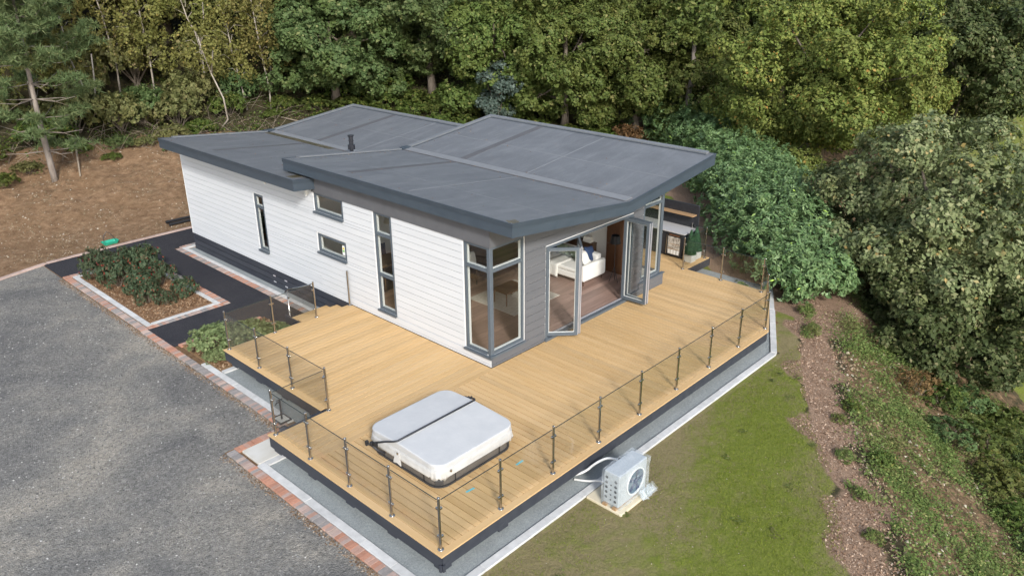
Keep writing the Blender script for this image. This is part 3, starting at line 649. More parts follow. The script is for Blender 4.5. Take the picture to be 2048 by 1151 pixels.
# joists hide the void
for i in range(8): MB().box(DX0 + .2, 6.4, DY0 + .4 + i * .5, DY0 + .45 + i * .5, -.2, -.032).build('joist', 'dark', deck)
# dark screen closing the underside well behind the edge
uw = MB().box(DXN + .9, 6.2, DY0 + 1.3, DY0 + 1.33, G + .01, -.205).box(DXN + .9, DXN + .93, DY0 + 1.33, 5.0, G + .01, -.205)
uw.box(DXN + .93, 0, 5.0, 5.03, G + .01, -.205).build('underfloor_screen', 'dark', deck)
MB().box(DX0 + .16, 6.3, DY0 + .2, YE - .1, -.045, -.0335).box(DXN + .16, -.05, YE - .1, YL - .1, -.045, -.0335).box(6.3, 9.1, -2.8, 3.2, -.046, -.034).build('underlay', 'dark', deck)

# steps down to the path
st = thing('steps', 'honey coloured timber steps from the deck down to the tarmac path', 'steps')
for k, (y0, z) in enumerate(((YL + .03, -.2), (YL + .63, -.4))):
    tr = None
    for j in range(3):
        MB().bbox(-1.46, -.06, y0 + j * .198, y0 + j * .198 + .19, z - .03, z + .0004 * j, .004).build('tread', 'deck', st)
    MB().box(-1.45, -.07, y0 + .585, y0 + .6, z - .2, z - .031).build('riser', 'deck', st)
for x in (-1.5, -.056): MB().box(x, x + .03, YL + .03, YL + 1.2, G + .03, -.24).build('stringer', 'skirt', st)

# ------------------------------------------------------------------ railings
def post_mesh(H=1.1):
    m = MB().lathe(0, 0, [(.052, 0), (.052, .006), (.045, .014), (.030, .017), (.0262, .02), (.026, .035), (.026, H - .04), (.026, H - .014), (.0275, H - .012), (.0275, H), (.012, H + .002)], 14)
    return m.mesh('post', 'steel', True)
POST = post_mesh(); 
_es = MB().bbox(-.02, .02, -.03, .03, -.022, .022, .006); CLAMP = _es.mesh('clamp', 'steel')
FLANGE = MB().lathe(0, 0, [(.058, 0), (.058, .008), (.040, .016), (.028, .018)], 16).mesh('base_flange', 'steel', True)
def railing(label, posts, panels, extra=(), z=0.0):
    """posts in plan; panels join two of them; extra panels run between points held by posts of other runs"""
    ox, oy = posts[0][:2]
    t = thing('glass_railing', label, 'railing', (ox, oy, z), group='glass railings round the deck')
    made = []
    for (x, y) in posts:
        p = link('post', POST, t, (x - ox, y - oy, 0)); made.append(p)
        link('base_flange', FLANGE, p, (0, 0, .0015))
    for a, b, i, j in [(posts[i], posts[j], i, j) for i, j in panels] + [(a, b, None, None) for a, b in extra]:
        a = Vector(a); b = Vector(b); d = (b - a).normalized(); rz = math.atan2(d.y, d.x)
        for k, sgn, pt in ((i, 1, a), (j, -1, b)):
            for h in (.27, .86):
                c = d * (.04 * sgn)
                if k is not None: link('clamp', CLAMP, made[k], (c.x, c.y, h), rz + math.pi / 2)
                else: link('clamp', CLAMP, t, (pt.x - ox + c.x, pt.y - oy + c.y, h), rz + math.pi / 2)
        L = (b - a).length
        g = MB().box(.05, L - .05, -.005, .005, .075, 1.03).mesh('glass_panel', 'rail_glass')
        gp_ = link('glass_panel', g, t, (a.x - ox, a.y - oy, 0), rz)
        link('glass_edge', MB().box(.05, L - .05, -.006, .006, 1.0305, 1.042).mesh('glass_edge', 'glass_edge'), gp_)
    return t
fx = [-5.327, -3.817, -2.312, -.81, .692, 2.223, 3.724, 5.234, 6.751]
railing('long glass railing on steel posts along the front edge facing the lawn', [(x, -3.993) for x in fx], [(i, i + 1) for i in range(8)])
railing('glass railing on the left deck edge beside the hot tub and the drive', [(-5.327, v) for v in (-2.647, -1.333, .016, 1.341)], [(0, 1), (1, 2), (2, 3)],
        [((-5.327, -2.647), (-5.327, -3.993)), ((-5.327, 1.341), (-3.964, 1.334))])
railing('glass railing along the stepped side edge above the narrow gravel strip', [(-3.964, v) for v in (1.334, 2.832, 4.337, 5.85)], [(0, 1), (1, 2), (2, 3)])
railing('glass railing at the top of the steps over the corner bed', [(-2.594, 5.86), (-1.239, 5.86)], [(0, 1)], [((-2.594, 5.86), (-3.964, 5.85))])
railing('lone steel rail post against the white wall at the steps', [(-.075, 5.85)], [])
railing('glass railing across the angled deck corner beside the laurel hedge', [(7.951, -3.38)], [], [((7.951, -3.38), (6.751, -3.993)), ((7.951, -3.38), (9.06, -2.70))])
railing('glass railing at the right end of the deck below the laurel hedge', [(9.06, -2.70), (9.091, -1.299), (9.125, .127)], [(0, 1), (1, 2)])
railing('glass railing in front of the topiary planters', [(10.53, .14), (10.62, .75)], [(0, 1)], [((10.53, .14), (9.125, .127))])
hr = thing('stair_handrail', 'steel stair handrail with a glass panel beside the timber steps', 'handrail', (-1.37, 7.1, -.4))
po = MB().lathe(0, 0, [(.05, 0), (.05, .008), (.025, .016), (.0225, .02), (.0225, .9)], 12).build('post', 'steel', hr, True)
for h in (.25, .7): link('clamp', CLAMP, po, (0, -.04, h), 0)
MB().tube([(.0, .12, .84), (.0, 0, .93), (.12, -1.2, 1.42)], .021, 10).build('rail', 'steel', hr, True)
MB().rings([[(.005, -.05, .12), (.13, -1.18, .5), (.13, -1.18, 1.32), (.005, -.05, .85)], [(.013, -.05, .12), (.138, -1.18, .5), (.138, -1.18, 1.32), (.013, -.05, .85)]]).build('glass_panel', 'rail_glass', hr)

# ------------------------------------------------------------------ lodge
lodge = thing('lodge', 'modern white and grey lodge with butterfly roof and folding glass doors', 'house')
W_, YB, TH = 7.5, 15.783, .14
RL, RV, RR, ZL, ZV, ZR, RF, RB = -.264, 4.239, 8.527, 4.07, 3.593, 4.12, -.993, 8.333
QL, QV, QR, WL, WV, WR, QF, QB = -.727, 3.562, 7.68, 3.708, 3.295, 3.791, 7.10, 15.70
FH = .33
def roof_z(x): return ZL + (ZV - ZL) * (x - RL) / (RV - RL) if x < RV else ZV + (ZR - ZV) * (x - RV) / (RR - RV)
def roof2_z(x): return WL + (WV - WL) * (x - QL) / (QV - QL) if x < QV else WV + (WR - WV) * (x - QV) / (QR - QV)

def facade(axis, u0, u1, z0, z1, opens, name, flip=None):
    us = sorted({u0, u1, *[o[0] for o in opens], *[o[1] for o in opens]}); m = MB()
    for a, b in zip(us[:-1], us[1:]):
        cuts = sorted([(o[2], o[3]) for o in opens if o[0] <= a + 1e-6 and o[1] >= b - 1e-6]); lo = z0
        for c0, c1 in cuts + [(z1, z1)]:
            if c0 - lo > 1e-4:
                if axis == 'x': m.box(.0, TH, a, b, lo, c0)
                else: m.box(a, b, .0, TH, lo, c0)
            lo = c1
    return m.build(name, 'plaster', lodge)
# openings: white side wall (u = y) and front wall (u = x)
OPX = [(0, .90, .30, 3.20), (3.70, 4.46, .30, 3.20), (10.29, 10.86, .56, 2.49), (5.88, 7.30, 2.62, 3.20), (5.88, 7.30, 1.35, 1.93)]
OPY = [(0, 1.20, .34, 3.20), (2.05, 5.90, .02, 2.68), (6.44, 7.5, .40, 3.26)]
facade('x', TH, YB, 0, 3.42, OPX[1:] + [(TH, .90, .30, 3.20)], 'wall')
facade('y', 0, W_, 0, 3.26, OPY, 'wall')
rw = MB().box(W_ - TH, W_, 1.1, YB, 0, 3.42); rw.box(W_ - TH, W_, TH, 1.1, 0, .4).build('wall', 'plaster', lodge)
MB().box(TH, W_ - TH, YB - TH, YB, 0, 3.3).build('wall', 'plaster', lodge)
MB().box(TH, W_ - TH, 8.0, 8.1, 0, 3.3).build('partition_wall', 'plaster', lodge)
# upper gables closing up to the roof
gm = MB().rings([[(0, .02, 3.261), (W_, .02, 3.261), (W_, .02, roof_z(W_) - .05), (RV, .02, ZV - .05), (0, .02, roof_z(0) - .05)], [(0, TH - .02, 3.261), (W_, TH - .02, 3.261), (W_, TH - .02, roof_z(W_) - .05), (RV, TH - .02, ZV - .05), (0, TH - .02, roof_z(0) - .05)]])
gm.build('gable', 'grey_clad', lodge)
MB().box(.02, TH - .02, TH, 8.3, 3.421, roof_z(.0) - .06).build('upper_wall', 'grey_clad', lodge)
MB().box(W_ - TH + .02, W_ - .02, TH, 8.3, 3.421, roof_z(W_) - .08).build('upper_wall', 'grey_clad', lodge)
bk = MB().rings([[(0, 8.1, 3.2), (W_, 8.1, 3.2), (W_, 8.1, roof_z(W_) - .05), (RV, 8.1, ZV - .05), (0, 8.1, roof_z(0) - .05)], [(0, 8.2, 3.2), (W_, 8.2, 3.2), (W_, 8.2, roof_z(W_) - .05), (RV, 8.2, ZV - .05), (0, 8.2, roof_z(0) - .05)]])
bk.build('gable', 'grey_clad', lodge)
rk = MB().rings([[(0, YB - TH + .01, 3.3), (W_, YB - TH + .01, 3.3), (W_, YB - TH + .01, roof2_z(W_) - .06), (QV, YB - TH + .01, WV - .06 + .06), (0, YB - TH + .01, roof2_z(0) - .06)], [(0, YB - .01, 3.3), (W_, YB - .01, 3.3), (W_, YB - .01, roof2_z(W_) - .06), (QV, YB - .01, WV), (0, YB - .01, roof2_z(0) - .06)]])
# floor planks and ceiling
MB().box(TH, W_ - TH, TH, YB - TH, -.06, -.022).build('floor_base', 'dark', lodge)
pl = MB().bbox(-(W_ - 2 * TH) / 2 + .01, (W_ - 2 * TH) / 2 - .01, -.088, .088, -.02, 0, .002).mesh('floor_plank', 'plank')
pl2 = MB().bbox(-1.8, 1.8, -.088, .088, -.02, 0, .002).mesh('floor_plank', 'plank')
for i in range(43):
    y0 = TH + .09 + i * .18
    off = (i * 1.37) % 2.4 - 1.2
    if y0 > 7.9: break
    xa, xb, xm = TH + .01, W_ - TH - .01, W_ / 2 + off
    for (a, b) in ((xa, xm - .002), (xm + .002, xb)):
        key = ('plank', round(b - a, 2))
        if key not in board_cache: board_cache[key] = MB().bbox(-(b - a) / 2, (b - a) / 2, -.088, .088, -.02, 0, .002).mesh('floor_plank', 'plank')
        link('floor_plank', board_cache[key], lodge, ((a + b) / 2, y0, 0))
cl = MB()
for x0, x1 in ((TH, RV), (RV, W_ - TH)):
    q = lambda x: roof_z(x) - FH + .03
    cl.rings([[(x0, .14, q(x0)), (x1, .14, q(x1)), (x1, .14, q(x1) + .03), (x0, .14, q(x0) + .03)], [(x0, 8.1, q(x0)), (x1, 8.1, q(x1)), (x1, 8.1, q(x1) + .03), (x0, 8.1, q(x0) + .03)]])
cl.build('ceiling', 'ceiling', lodge)
MB().box(TH, W_ - TH, 8.1, YB - TH, 3.0, 3.03).build('ceiling', 'ceiling', lodge)
for (a, b, c, d) in ((W_ - TH - .02, W_ - TH - .001, 1.2, 7.99), (TH + .001, TH + .02, 1.0, 7.99)): MB().box(a, b, c, d, .001, .12).build('skirting_board', 'white_pvc', lodge)
MB().box(TH + .03, W_ - TH - .03, 7.98, 7.999, .001, .12).build('skirting_board', 'white_pvc', lodge)

# cladding boards, each lapped over the one below
def lap(axis, u0, u1, z0, z1, mat):
    m = MB(); t0, t1 = .022, .006
    gr = min(.016, (z1 - z0) * .3); prof = [(-.004, z0), (-.004, z0 + gr), (-t0, z0 + gr), (-.018, z1), (-.001, z1), (-.001, z0)]
    if axis == 'x': m.rings([[(d, u0, z) for d, z in prof], [(d, u1, z) for d, z in prof]])
    else: m.rings([[(u0, d, z) for d, z in prof], [(u1, d, z) for d, z in prof]])
    m.build('cladding_board', mat, lodge)
def clad(axis, u0, u1, rows, opens, mat, gap=.028):
    for z0, z1 in rows:
        zs = sorted({z0, z1, *[min(max(v, z0), z1) for o in opens for v in (o[2] - gap, o[3] + gap)]})
        segs = {}
        for a, b in zip(zs[:-1], zs[1:]):
            if b - a < .004: continue
            cuts = sorted([(o[0] - gap, o[1] + gap) for o in opens if o[2] - gap < b - 1e-6 and o[3] + gap > a + 1e-6]); lo = u0
            for c0, c1 in cuts + [(u1, u1)]:
                c0 = min(c0, u1)
                if c0 - lo > .02: segs.setdefault((round(lo, 3), round(c0, 3)), []).append((a, b))
                lo = max(lo, c1)
        for (a, b), parts in segs.items():
            lap(axis, a, b, min(p[0] for p in parts), max(p[1] for p in parts) - .003, mat)
rows = [(.0, .07)] + [(3.03 - .185 * k, 3.03 - .185 * (k - 1)) for k in range(16, 0, -1)]
rows[1] = (.07, rows[1][1])
wh = [(0, .90 , .26, 3.30)] + [(o[0], o[1], o[2] - .03, o[3]) for o in OPX[1:]]
clad('x', 0, 7.30, rows + [(3.03, 3.20)], wh, 'white_clad')
clad('x', 7.302, YB + .02, rows + [(3.03, 3.21), (3.21, 3.40)], wh, 'white_clad')
rowsg = [(.0, .07)] + [(.07 + .2225 * k, .07 + .2225 * (k + 1)) for k in range(15)]
gh = [(-.02, 1.20, .30, 3.30), (2.05, 5.90, -.1, 2.68), (6.44, 7.6, .36, 3.5)]
clad('y', -.001, W_, [rr for rr in rowsg if rr[0] < 3.3], gh, 'grey_clad')
# corner trims
MB().box(-.026, .0, YB + .021, YB + .045, 0, 3.4).build('corner_trim', 'white_pvc', lodge)
# plain band above the side windows, wrapping the front corner
MB().box(-.05, -.001, -.03, 7.34, 3.203, 3.82).build('bulkhead_band', 'soffit', lodge)
MB().box(-.049, 1.30, -.055, -.0305, 3.206, 3.80).build('bulkhead_band', 'soffit', lodge)
MB().box(-.049, TH, -.0295, TH, 3.2035, 3.66).build('bulkhead_block', 'soffit', lodge)
# skirting of dark boards under the white wall
for k, (a, b) in enumerate(((-.19, -.012), (-.395, -.215), (G, -.42))):
    MB().bbox(-.03, -.005, 6.0, YB + .01, a, b, .004).build('skirt_board', 'skirt', lodge)
MB().box(-.004, .10, 6.0, YB, G, -.002).build('plinth', 'dark', lodge)
MB().box(.10, W_, YB - .1, YB, G, -.002).build('plinth', 'dark', lodge)
for yv in (9.45, 10.15):
    for zv in (-.225, -.44): MB().bbox(-.036, -.029, yv - .075, yv + .075, zv - .022, zv + .022, .003).build('vent_plate', 'alu', lodge)
# fittings below the eave
for yv, zv in ((9.95, 3.02), (7.62, 3.06)):
    lt = MB().bbox(-.10, -.02, yv - .06, yv + .06, zv, zv + .16, .01).build('wall_fitting', 'planter', lodge)
    MB().cyl(-.06, yv, zv - .05, zv - .001, .03, 10).build('lamp_glass', 'white_pvc', lt)

# --- windows
def wbox(m, axis, u0, u1, d0, d1, z0, z1):
    if axis == 'x': m.box(d0, d1, u0, u1, z0, z1)
    else: m.box(u0, u1, d0, d1, z0, z1)
def window(axis, u0, u1, z0, z1, trans=(), sill=True, fw=.075, left=True, right=True, top=True, sill_ext=(.03, .03), glassmat='pane', out=.0):
    d0, d1 = .0 + out, .07 + out
    m = MB()
    a0 = u0 + (fw if left else 0); a1 = u1 - (fw if right else 0)
    if left: wbox(m, axis, u0, u0 + fw, d0, d1, z0, z1)
    if right: wbox(m, axis, u1 - fw, u1, d0, d1, z0, z1)
    wbox(m, axis, a0, a1, d0 + .001, d1, z0, z0 + fw); wbox(m, axis, a0, a1, d0 + .001, d1, z1 - fw, z1)
    for t in trans: wbox(m, axis, a0, a1, d0 - .006, d1, t - .04, t + .04)
    w = m.build('window', 'frame', lodge)
    mi = MB()
    zs = [z0 + fw] + [v for t in trans for v in (t - .04, t + .04)] + [z1 - fw]
    for za, zb in zip(zs[::2], zs[1::2]):
        b = .022; e0, e1 = d1 - .025, d1 + .03
        wbox(mi, axis, a0, a0 + b, e0, e1, za, zb); wbox(mi, axis, a1 - b, a1, e0, e1, za, zb)
        wbox(mi, axis, a0 + b, a1 - b, e0, e1, za, za + b); wbox(mi, axis, a0 + b, a1 - b, e0, e1, zb - b, zb)
        g = MB(); wbox(g, axis, a0 + .004, a1 - .004, d0 + .030, d0 + .036, za + .004, zb - .004); g.build('pane', glassmat, w)
    mi.build('inner_bead', 'white_pvc', w)
    if sill:
        s = MB(); wbox(s, axis, u0 - sill_ext[0], u1 + sill_ext[1], -.075, d0 - .0005, z0 - .035, z0 - .004); wbox(s, axis, u0 - sill_ext[0], u1 + sill_ext[1], -.075, -.066, z0 - .055, z0 - .0355)
        s.build('sill', 'frame', w)
    return w
window('x', 3.70, 4.46, .30, 3.20, (1.37, 2.57))
window('x', 10.29, 10.86, .56, 2.49, (2.06,))
window('x', 5.88, 7.30, 2.62, 3.20)
w4 = window('x', 5.88, 7.30, 1.35, 1.93)
sk = MB().box(.024, .028, 6.0, 6.12, 1.50, 1.80); sk.build('energy_sticker', 'sticker', w4)
MB().box(.021, .0238, 6.02, 6.10, 1.60, 1.66).build('energy_sticker_band', 'sticker_green', w4); MB().box(.021, .0238, 6.02, 6.10, 1.68, 1.74).build('energy_sticker_band', 'sticker_yellow', w4)
# corner window: side light and front light meeting at one post
window('x', .075, .90, .30, 3.20, (2.58,), right=True, left=False, sill_ext=(.15, .03))
window('y', .075, 1.20, .34, 3.20, (2.58,), left=False, sill_ext=(.15, .03))
MB().bbox(-.015, .10, -.015, .10, .30, 3.203, .012).build('corner_post', 'frame', lodge)
window('y', 6.44, 7.42, .40, 3.26, (2.72,), right=False, sill_ext=(.03, .12))
MB().bbox(7.40, 7.515, -.015, .10, .40, 3.262, .012).build('corner_post', 'frame', lodge)
# right-hand return of that corner window, seen through it
rwm = MB().box(7.43, 7.5, 1.03, 1.1, .4, 3.26).box(7.431, 7.5, .1, 1.03, .4, .47).box(7.431, 7.5, .1, 1.03, 2.68, 2.76).box(7.431, 7.5, .1, 1.03, 3.19, 3.262)
wr = rwm.build('window', 'frame', lodge); MB().box(7.46, 7.466, .104, 1.026, .474, 2.676).build('pane', 'pane', wr); MB().box(7.46, 7.466, .104, 1.026, 2.764, 3.186).build('pane', 'pane', wr)
for zz in (0.0, .19): MB().bbox(6.30 if zz else 5.94, 7.60, -.085, -.024, zz + .002, zz + .185, .006).build('plinth_board', 'grey_clad', lodge)
MB().bbox(6.32, 7.64, -.12, -.0, .378, .398, .006).build('plinth_cap', 'frame', lodge)

# --- folding doors
dz0, dz1 = .10, 2.66
MB().box(2.0, 5.95, -.07, .14, -.004, .07).build('door_threshold', 'frame', lodge)
MB().box(2.05, 5.9, .06, .11, .071, .085).build('door_track', 'alu', lodge)
for (a, b) in ((2.05, 2.11), (5.84, 5.90)): MB().box(a, b, -.03, .12, .0715, 2.62).build('door_jamb', 'frame', lodge)
MB().box(2.05, 5.90, -.03, .12, 2.62, 2.68).build('door_head', 'frame', lodge)
def leaf(a, b, handle=False):
    a = Vector(a); b = Vector(b); L = (b - a).length; rz = math.atan2(b.y - a.y, b.x - a.x); f = .085; h = dz1 - dz0 - .05
    m = MB().box(0, f, -.03, .03, 0, h).box(L - f, L, -.03, .03, 0, h).box(f, L - f, -.029, .029, 0, f).box(f, L - f, -.029, .029, h - f, h)
    o = m.build('folding_door', 'frame', lodge); o.location = (a.x, a.y, dz0); o.rotation_euler = (0, 0, rz)
    MB().box(f - .004, L - f + .004, -.004, .004, f - .004, h - f + .004).build('pane', 'door_glass', o)
    mm = MB().box(L + .0005, L + .012, -.022, -.012, .02, h - .02).box(L + .0005, L + .012, .010, .022, .02, h - .02); mm.build('edge_seal', 'alu', o)
    if handle: MB().bbox(L - .06, L - .03, -.065, -.0305, 1.0, 1.22, .006).build('handle', 'alu', o)
    bd = MB()
    for (x0, x1, z0, z1) in ((f, f + .018, f, h - f), (L - f - .018, L - f, f, h - f), (f + .018, L - f - .018, f, f + .018), (f + .018, L - f - .018, h - f - .018, h - f)): bd.box(x0, x1, .005, .0275, z0, z1)
    bd.build('inner_bead', 'white_pvc', o)
    return o
leaf((2.14, .075), (2.77, -.53)); leaf((3.47, .075), (2.85, -.53), True)
leaf((5.62, .085), (5.665, -.75)); leaf((5.79, .085), (5.76, -.75), True)

# --- roofs
def roof(xl, xv, xr, zl, zv, zr, y0, y1, name):
    t = MB()
    for (xa, za, xb, zb) in ((xl, zl, xv, zv), (xv, zv, xr, zr)):
        t.rings([[(xa, y0 + .004, za - .05), (xb, y0 + .004, zb - .05), (xb, y0 + .004, zb), (xa, y0 + .004, za)], [(xa, y1 - .004, za - .05), (xb, y1 - .004, zb - .05), (xb, y1 - .004, zb), (xa, y1 - .004, za)]])
    rf = t.build(name, 'roof', lodge)
    s = MB()
    for (xa, za, xb, zb) in ((xl + .03, zl, xv, zv), (xv, zv, xr - .03, zr)):
        s.rings([[(xa, y0 + .03, za - FH + .015), (xb, y0 + .03, zb - FH + .015), (xb, y0 + .03, zb - FH + .035), (xa, y0 + .03, za - FH + .035)], [(xa, y1 - .03, za - FH + .015), (xb, y1 - .03, zb - FH + .015), (xb, y1 - .03, zb - FH + .035), (xa, y1 - .03, za - FH + .035)]])
    s.build('soffit', 'soffit', rf)
    def eave(yc, sg):
        for i, (xa, za, xb, zb) in enumerate(((xl, zl, xv, zv), (xv, zv, xr, zr))):
            for (top, bot, pr, mat, nm) in ((.012, -.095, .028, 'fascia_cap', 'roof_trim'), (-.095, -FH, .014, 'fascia', 'fascia_board')):
                n = 3 if nm == 'fascia_board' else 1
                for q in range(n):
                    x0, x1 = xa + (xb - xa) * q / n + (.001 if q else 0), xa + (xb - xa) * (q + 1) / n - .001; z0, z1 = za + (zb - za) * q / n, za + (zb - za) * (q + 1) / n
                    ya, yb_ = sorted((yc, yc + sg * pr))
                    MB().rings([[(x0, ya, z0 + bot), (x1, ya, z1 + bot), (x1, ya, z1 + top), (x0, ya, z0 + top)], [(x0, yb_, z0 + bot), (x1, yb_, z1 + bot), (x1, yb_, z1 + top), (x0, yb_, z0 + top)]]).build(nm, mat, rf)
    eave(y0, -1); eave(y1, 1)
    for (xc, zc, sg) in ((xl, zl, -1), (xr, zr, 1)):
        for (top, bot, pr, mat, nm) in ((.012, -.095, .028, 'fascia_cap', 'roof_trim'), (-.0955, -FH, .014, 'fascia', 'fascia_board')):
            n = 3 if nm == 'fascia_board' else 1
            for q in range(n):
                ya, yb_ = y0 + (y1 - y0) * q / n, y0 + (y1 - y0) * (q + 1) / n - .002
                if q == 0: ya -= pr
                if q == n - 1: yb_ += pr
                xa, xb = sorted((xc, xc + sg * pr)); MB().box(xa, xb, ya, yb_, zc + bot, zc + top).build(nm, mat, rf)
    return rf
ra = roof(RL, RV, RR, ZL, ZV, ZR, RF, RB, 'front_roof')
rb = roof(QL, QV, QR, WL, WV, WR, QF + .05, QB, 'rear_roof')
def on_roof(rz_, x0, x1, y0, y1, h0, h1, name, mat, par):
    return MB().rings([[(x0, y0, rz_(x0) + h0), (x1, y0, rz_(x1) + h0), (x1, y0, rz_(x1) + h1), (x0, y0, rz_(x0) + h1)], [(x0, y1, rz_(x0) + h0), (x1, y1, rz_(x1) + h0), (x1, y1, rz_(x1) + h1), (x0, y1, rz_(x0) + h1)]]).build(name, mat, par)
def raised_edges(rz_, xl, xv, xr, y0, y1, par):
    on_roof(rz_, xv + .25, xr - .22, y1 - .215, y1 - .162, .001, .012, 'upstand_shadow', 'fascia_cap', par); on_roof(rz_, xl + .45, xv - .12, y1 - .215, y1 - .162, .001, .012, 'upstand_shadow', 'fascia_cap', par)  # dark strips laid inside the upstands as their painted shadow line
    on_roof(rz_, xr - .215, xr - .162, y0 + .2, y1 - .22, .001, .012, 'upstand_shadow', 'fascia_cap', par)
    on_roof(rz_, xv + .25, xr, y1 - .16, y1 + .005, -.01, .055, 'upstand', 'upstand', par)
    on_roof(rz_, xl + .45, xv - .12, y1 - .16, y1 + .004, -.01, .05, 'upstand', 'upstand', par)
    on_roof(rz_, xr - .16, xr + .004, y0 + .2, y1 - .161, -.01, .055, 'upstand', 'upstand', par)
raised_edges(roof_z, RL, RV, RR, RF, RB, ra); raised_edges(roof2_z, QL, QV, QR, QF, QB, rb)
# valley gutters
gut = MB()
on_roof(roof_z, RV - .04, RV + .26, RF + .1, RB - .2, .001, .022, 'valley_gutter', 'seam_pale', ra)
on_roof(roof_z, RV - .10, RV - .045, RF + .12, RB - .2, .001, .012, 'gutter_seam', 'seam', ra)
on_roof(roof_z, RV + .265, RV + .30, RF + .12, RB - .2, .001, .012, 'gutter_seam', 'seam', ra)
on_roof(roof2_z, QV - .02, QV + .22, 8.5, QB - .2, .001, .022, 'valley_gutter', 'seam_pale', rb)
on_roof(roof2_z, QV - .30, QV - .022, 11.2, QB - .25, .002, .012, 'gutter_water', 'moss', rb)
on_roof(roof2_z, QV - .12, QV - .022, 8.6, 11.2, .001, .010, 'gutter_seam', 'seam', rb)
# membrane laps
on_roof(roof_z, RV + .31, RR - .17, 5.55, 5.80, .0005, .005, 'membrane_lap', 'seam', ra)
on_roof(roof_z, RL + .45, RV - .11, 5.55, 5.80, .0005, .005, 'membrane_lap', 'seam', ra)
on_roof(roof2_z, QV + .23, QR - .17, 12.55, 12.80, .0005, .005, 'membrane_lap', 'seam', rb)
on_roof(roof2_z, QL + .45, QV - .31, 12.55, 12.75, .0005, .005, 'membrane_lap', 'seam', rb)
for yv in (2.9,): 
    on_roof(roof_z, RV + .31, RR - .17, yv, yv + .05, .0005, .004, 'membrane_lap', 'seam_pale', ra); on_roof(roof_z, RL + .3, RV - .11, yv, yv + .04, .0005, .004, 'membrane_lap', 'seam_pale', ra)
on_roof(roof2_z, QV + .23, QR - .17, 10.2, 10.24, .0005, .004, 'membrane_lap', 'seam_pale', rb)
on_roof(roof_z, 6.2, 6.23, RF + .1, RB - .3, .0005, .004, 'membrane_lap', 'seam_pale', ra)
on_roof(roof_z, 1.3, 1.32, RF + .1, RB - .3, .0005, .004, 'membrane_lap', 'seam_pale', ra)
on_roof(roof2_z, 5.6, 5.62, 8.6, QB - .3, .0005, .004, 'membrane_lap', 'seam_pale', rb)
# drain bracket at the gutter end, leaf litter in the eave corner
MB().bbox(RV - .1, RV + .24, RB - .2, RB + .03, ZV + .0, ZV + .08, .01).build('gutter_outlet', 'fascia_cap', ra)
MB().bbox(QV - .3, QV + .2, QB - .15, QB + .03, WV + .02, WV + .09, .01).build('gutter_outlet', 'fascia_cap', rb)
on_roof(roof2_z, QL + .15, QL + .55, 7.45, 7.75, .001, .006, 'moss_patch', 'moss', rb)
fl = MB().lathe(3.0, 9.45, [(.06, 3.3), (.06, 3.62), (.12, 3.63), (.12, 3.78), (.075, 3.80), (.075, 3.90), (.09, 3.905), (.09, 3.925), (.075, 3.93), (.075, 4.06), (.105, 4.065), (.105, 4.10)], 16)
fl.build('flue', 'black_metal', rb, False)

# leaf litter and grime on the membranes
def roof_litter(rz_, xl, xv, xr, y0, y1, n, par, seed):
    r = np.random.default_rng(seed); k = n // 3
    x = np.concatenate([np.clip(xv + r.normal(size=k) * .16, xl, xr), r.uniform(xl + .1, xr - .2, k), r.uniform(xl + .05, xr - .2, k)])
    y = np.concatenate([r.uniform(y0 + .2, y1 - .2, k), y1 - .2 - np.abs(r.normal(size=k)) * .25, r.uniform(y0 + .1, y1 - .2, k)])
    z = np.array([rz_(a) for a in x]) + .012
    v, f = leaves(np.stack([x, y, z], -1), unit(np.array([0, 0, 1.0]) + r.normal(size=(len(x), 3)) * .25), .045 * r.uniform(.5, 1.4, len(x)), .028, r, .1)
    return tag(link('leaf_litter', np_mesh('leaf_litter', v, f, 'bed_chip'), par), kind='stuff')
roof_litter(roof_z, RL, RV, RR, RF, RB, 240, ra, 1); roof_litter(roof2_z, QL, QV, QR, 8.5, QB, 240, rb, 2)
mp = MB()
for i in range(9): 
    a_ = i * 2.4; q_ = .05 * math.sqrt(i); cx_, cy_ = RL + .16 + q_ * math.cos(a_), RF + .16 + q_ * math.sin(a_); mp.cyl(cx_, cy_, roof_z(cx_) + .001, roof_z(cx_) + .006 + .0003 * i, .035 + .01 * (i % 3), 9)
mp.build('moss_patch', 'moss', ra)

# ------------------------------------------------------------------ rooms behind the glass
def pillow(name, label, cat_, loc, size, rot, mat, group=None):
    """plump square cushion"""
    n = 9; vs = []; fs = []
    for side in (1, -1):
        for i in range(n):
            for j in range(n):
                u, v = -1 + 2 * i / (n - 1), -1 + 2 * j / (n - 1)
                e = (1 - u ** 4) * (1 - v ** 4); k = 1 - .10 * (1 - abs(u * v)) * (max(abs(u), abs(v)) ** 6)
                vs.append((u * k * size[0] / 2, v * k * size[1] / 2, side * size[2] / 2 * max(e, 0) ** .5))
    for s_ in range(2):
        o = s_ * n * n
        for i in range(n - 1):
            for j in range(n - 1):
                q = (o + i * n + j, o + (i + 1) * n + j, o + (i + 1) * n + j + 1, o + i * n + j + 1); fs.append(q if s_ == 0 else q[::-1])
    m = MB(); m.add(vs, fs); o = m.build(name, mat, None, True); o.location = loc; o.rotation_euler = rot
    return tag(o, label, cat_, group)
sofa = thing('sofa', 'cream fabric sofa on thin dark legs behind the folding doors', 'sofa', (5.7, 1.55, 0))
soft(MB().box(0, 1.0, .16, 2.2, .16, .36).build('seat_base', 'cream', sofa), .04, 3)
for k in range(2): soft(MB().box(.0, .86, .18 + k * 1.0, 1.17 + k * 1.0, .362, .50).build('seat_cushion', 'cream', sofa), .05, 3)
soft(MB().box(.82, 1.08, .16, 2.2, .362, .82).build('backrest', 'cream', sofa), .06, 3)
for y0 in (0, 2.202): soft(MB().box(-.02, 1.1, y0, y0 + .158, .15, .68).build('armrest', 'cream', sofa), .06, 3)
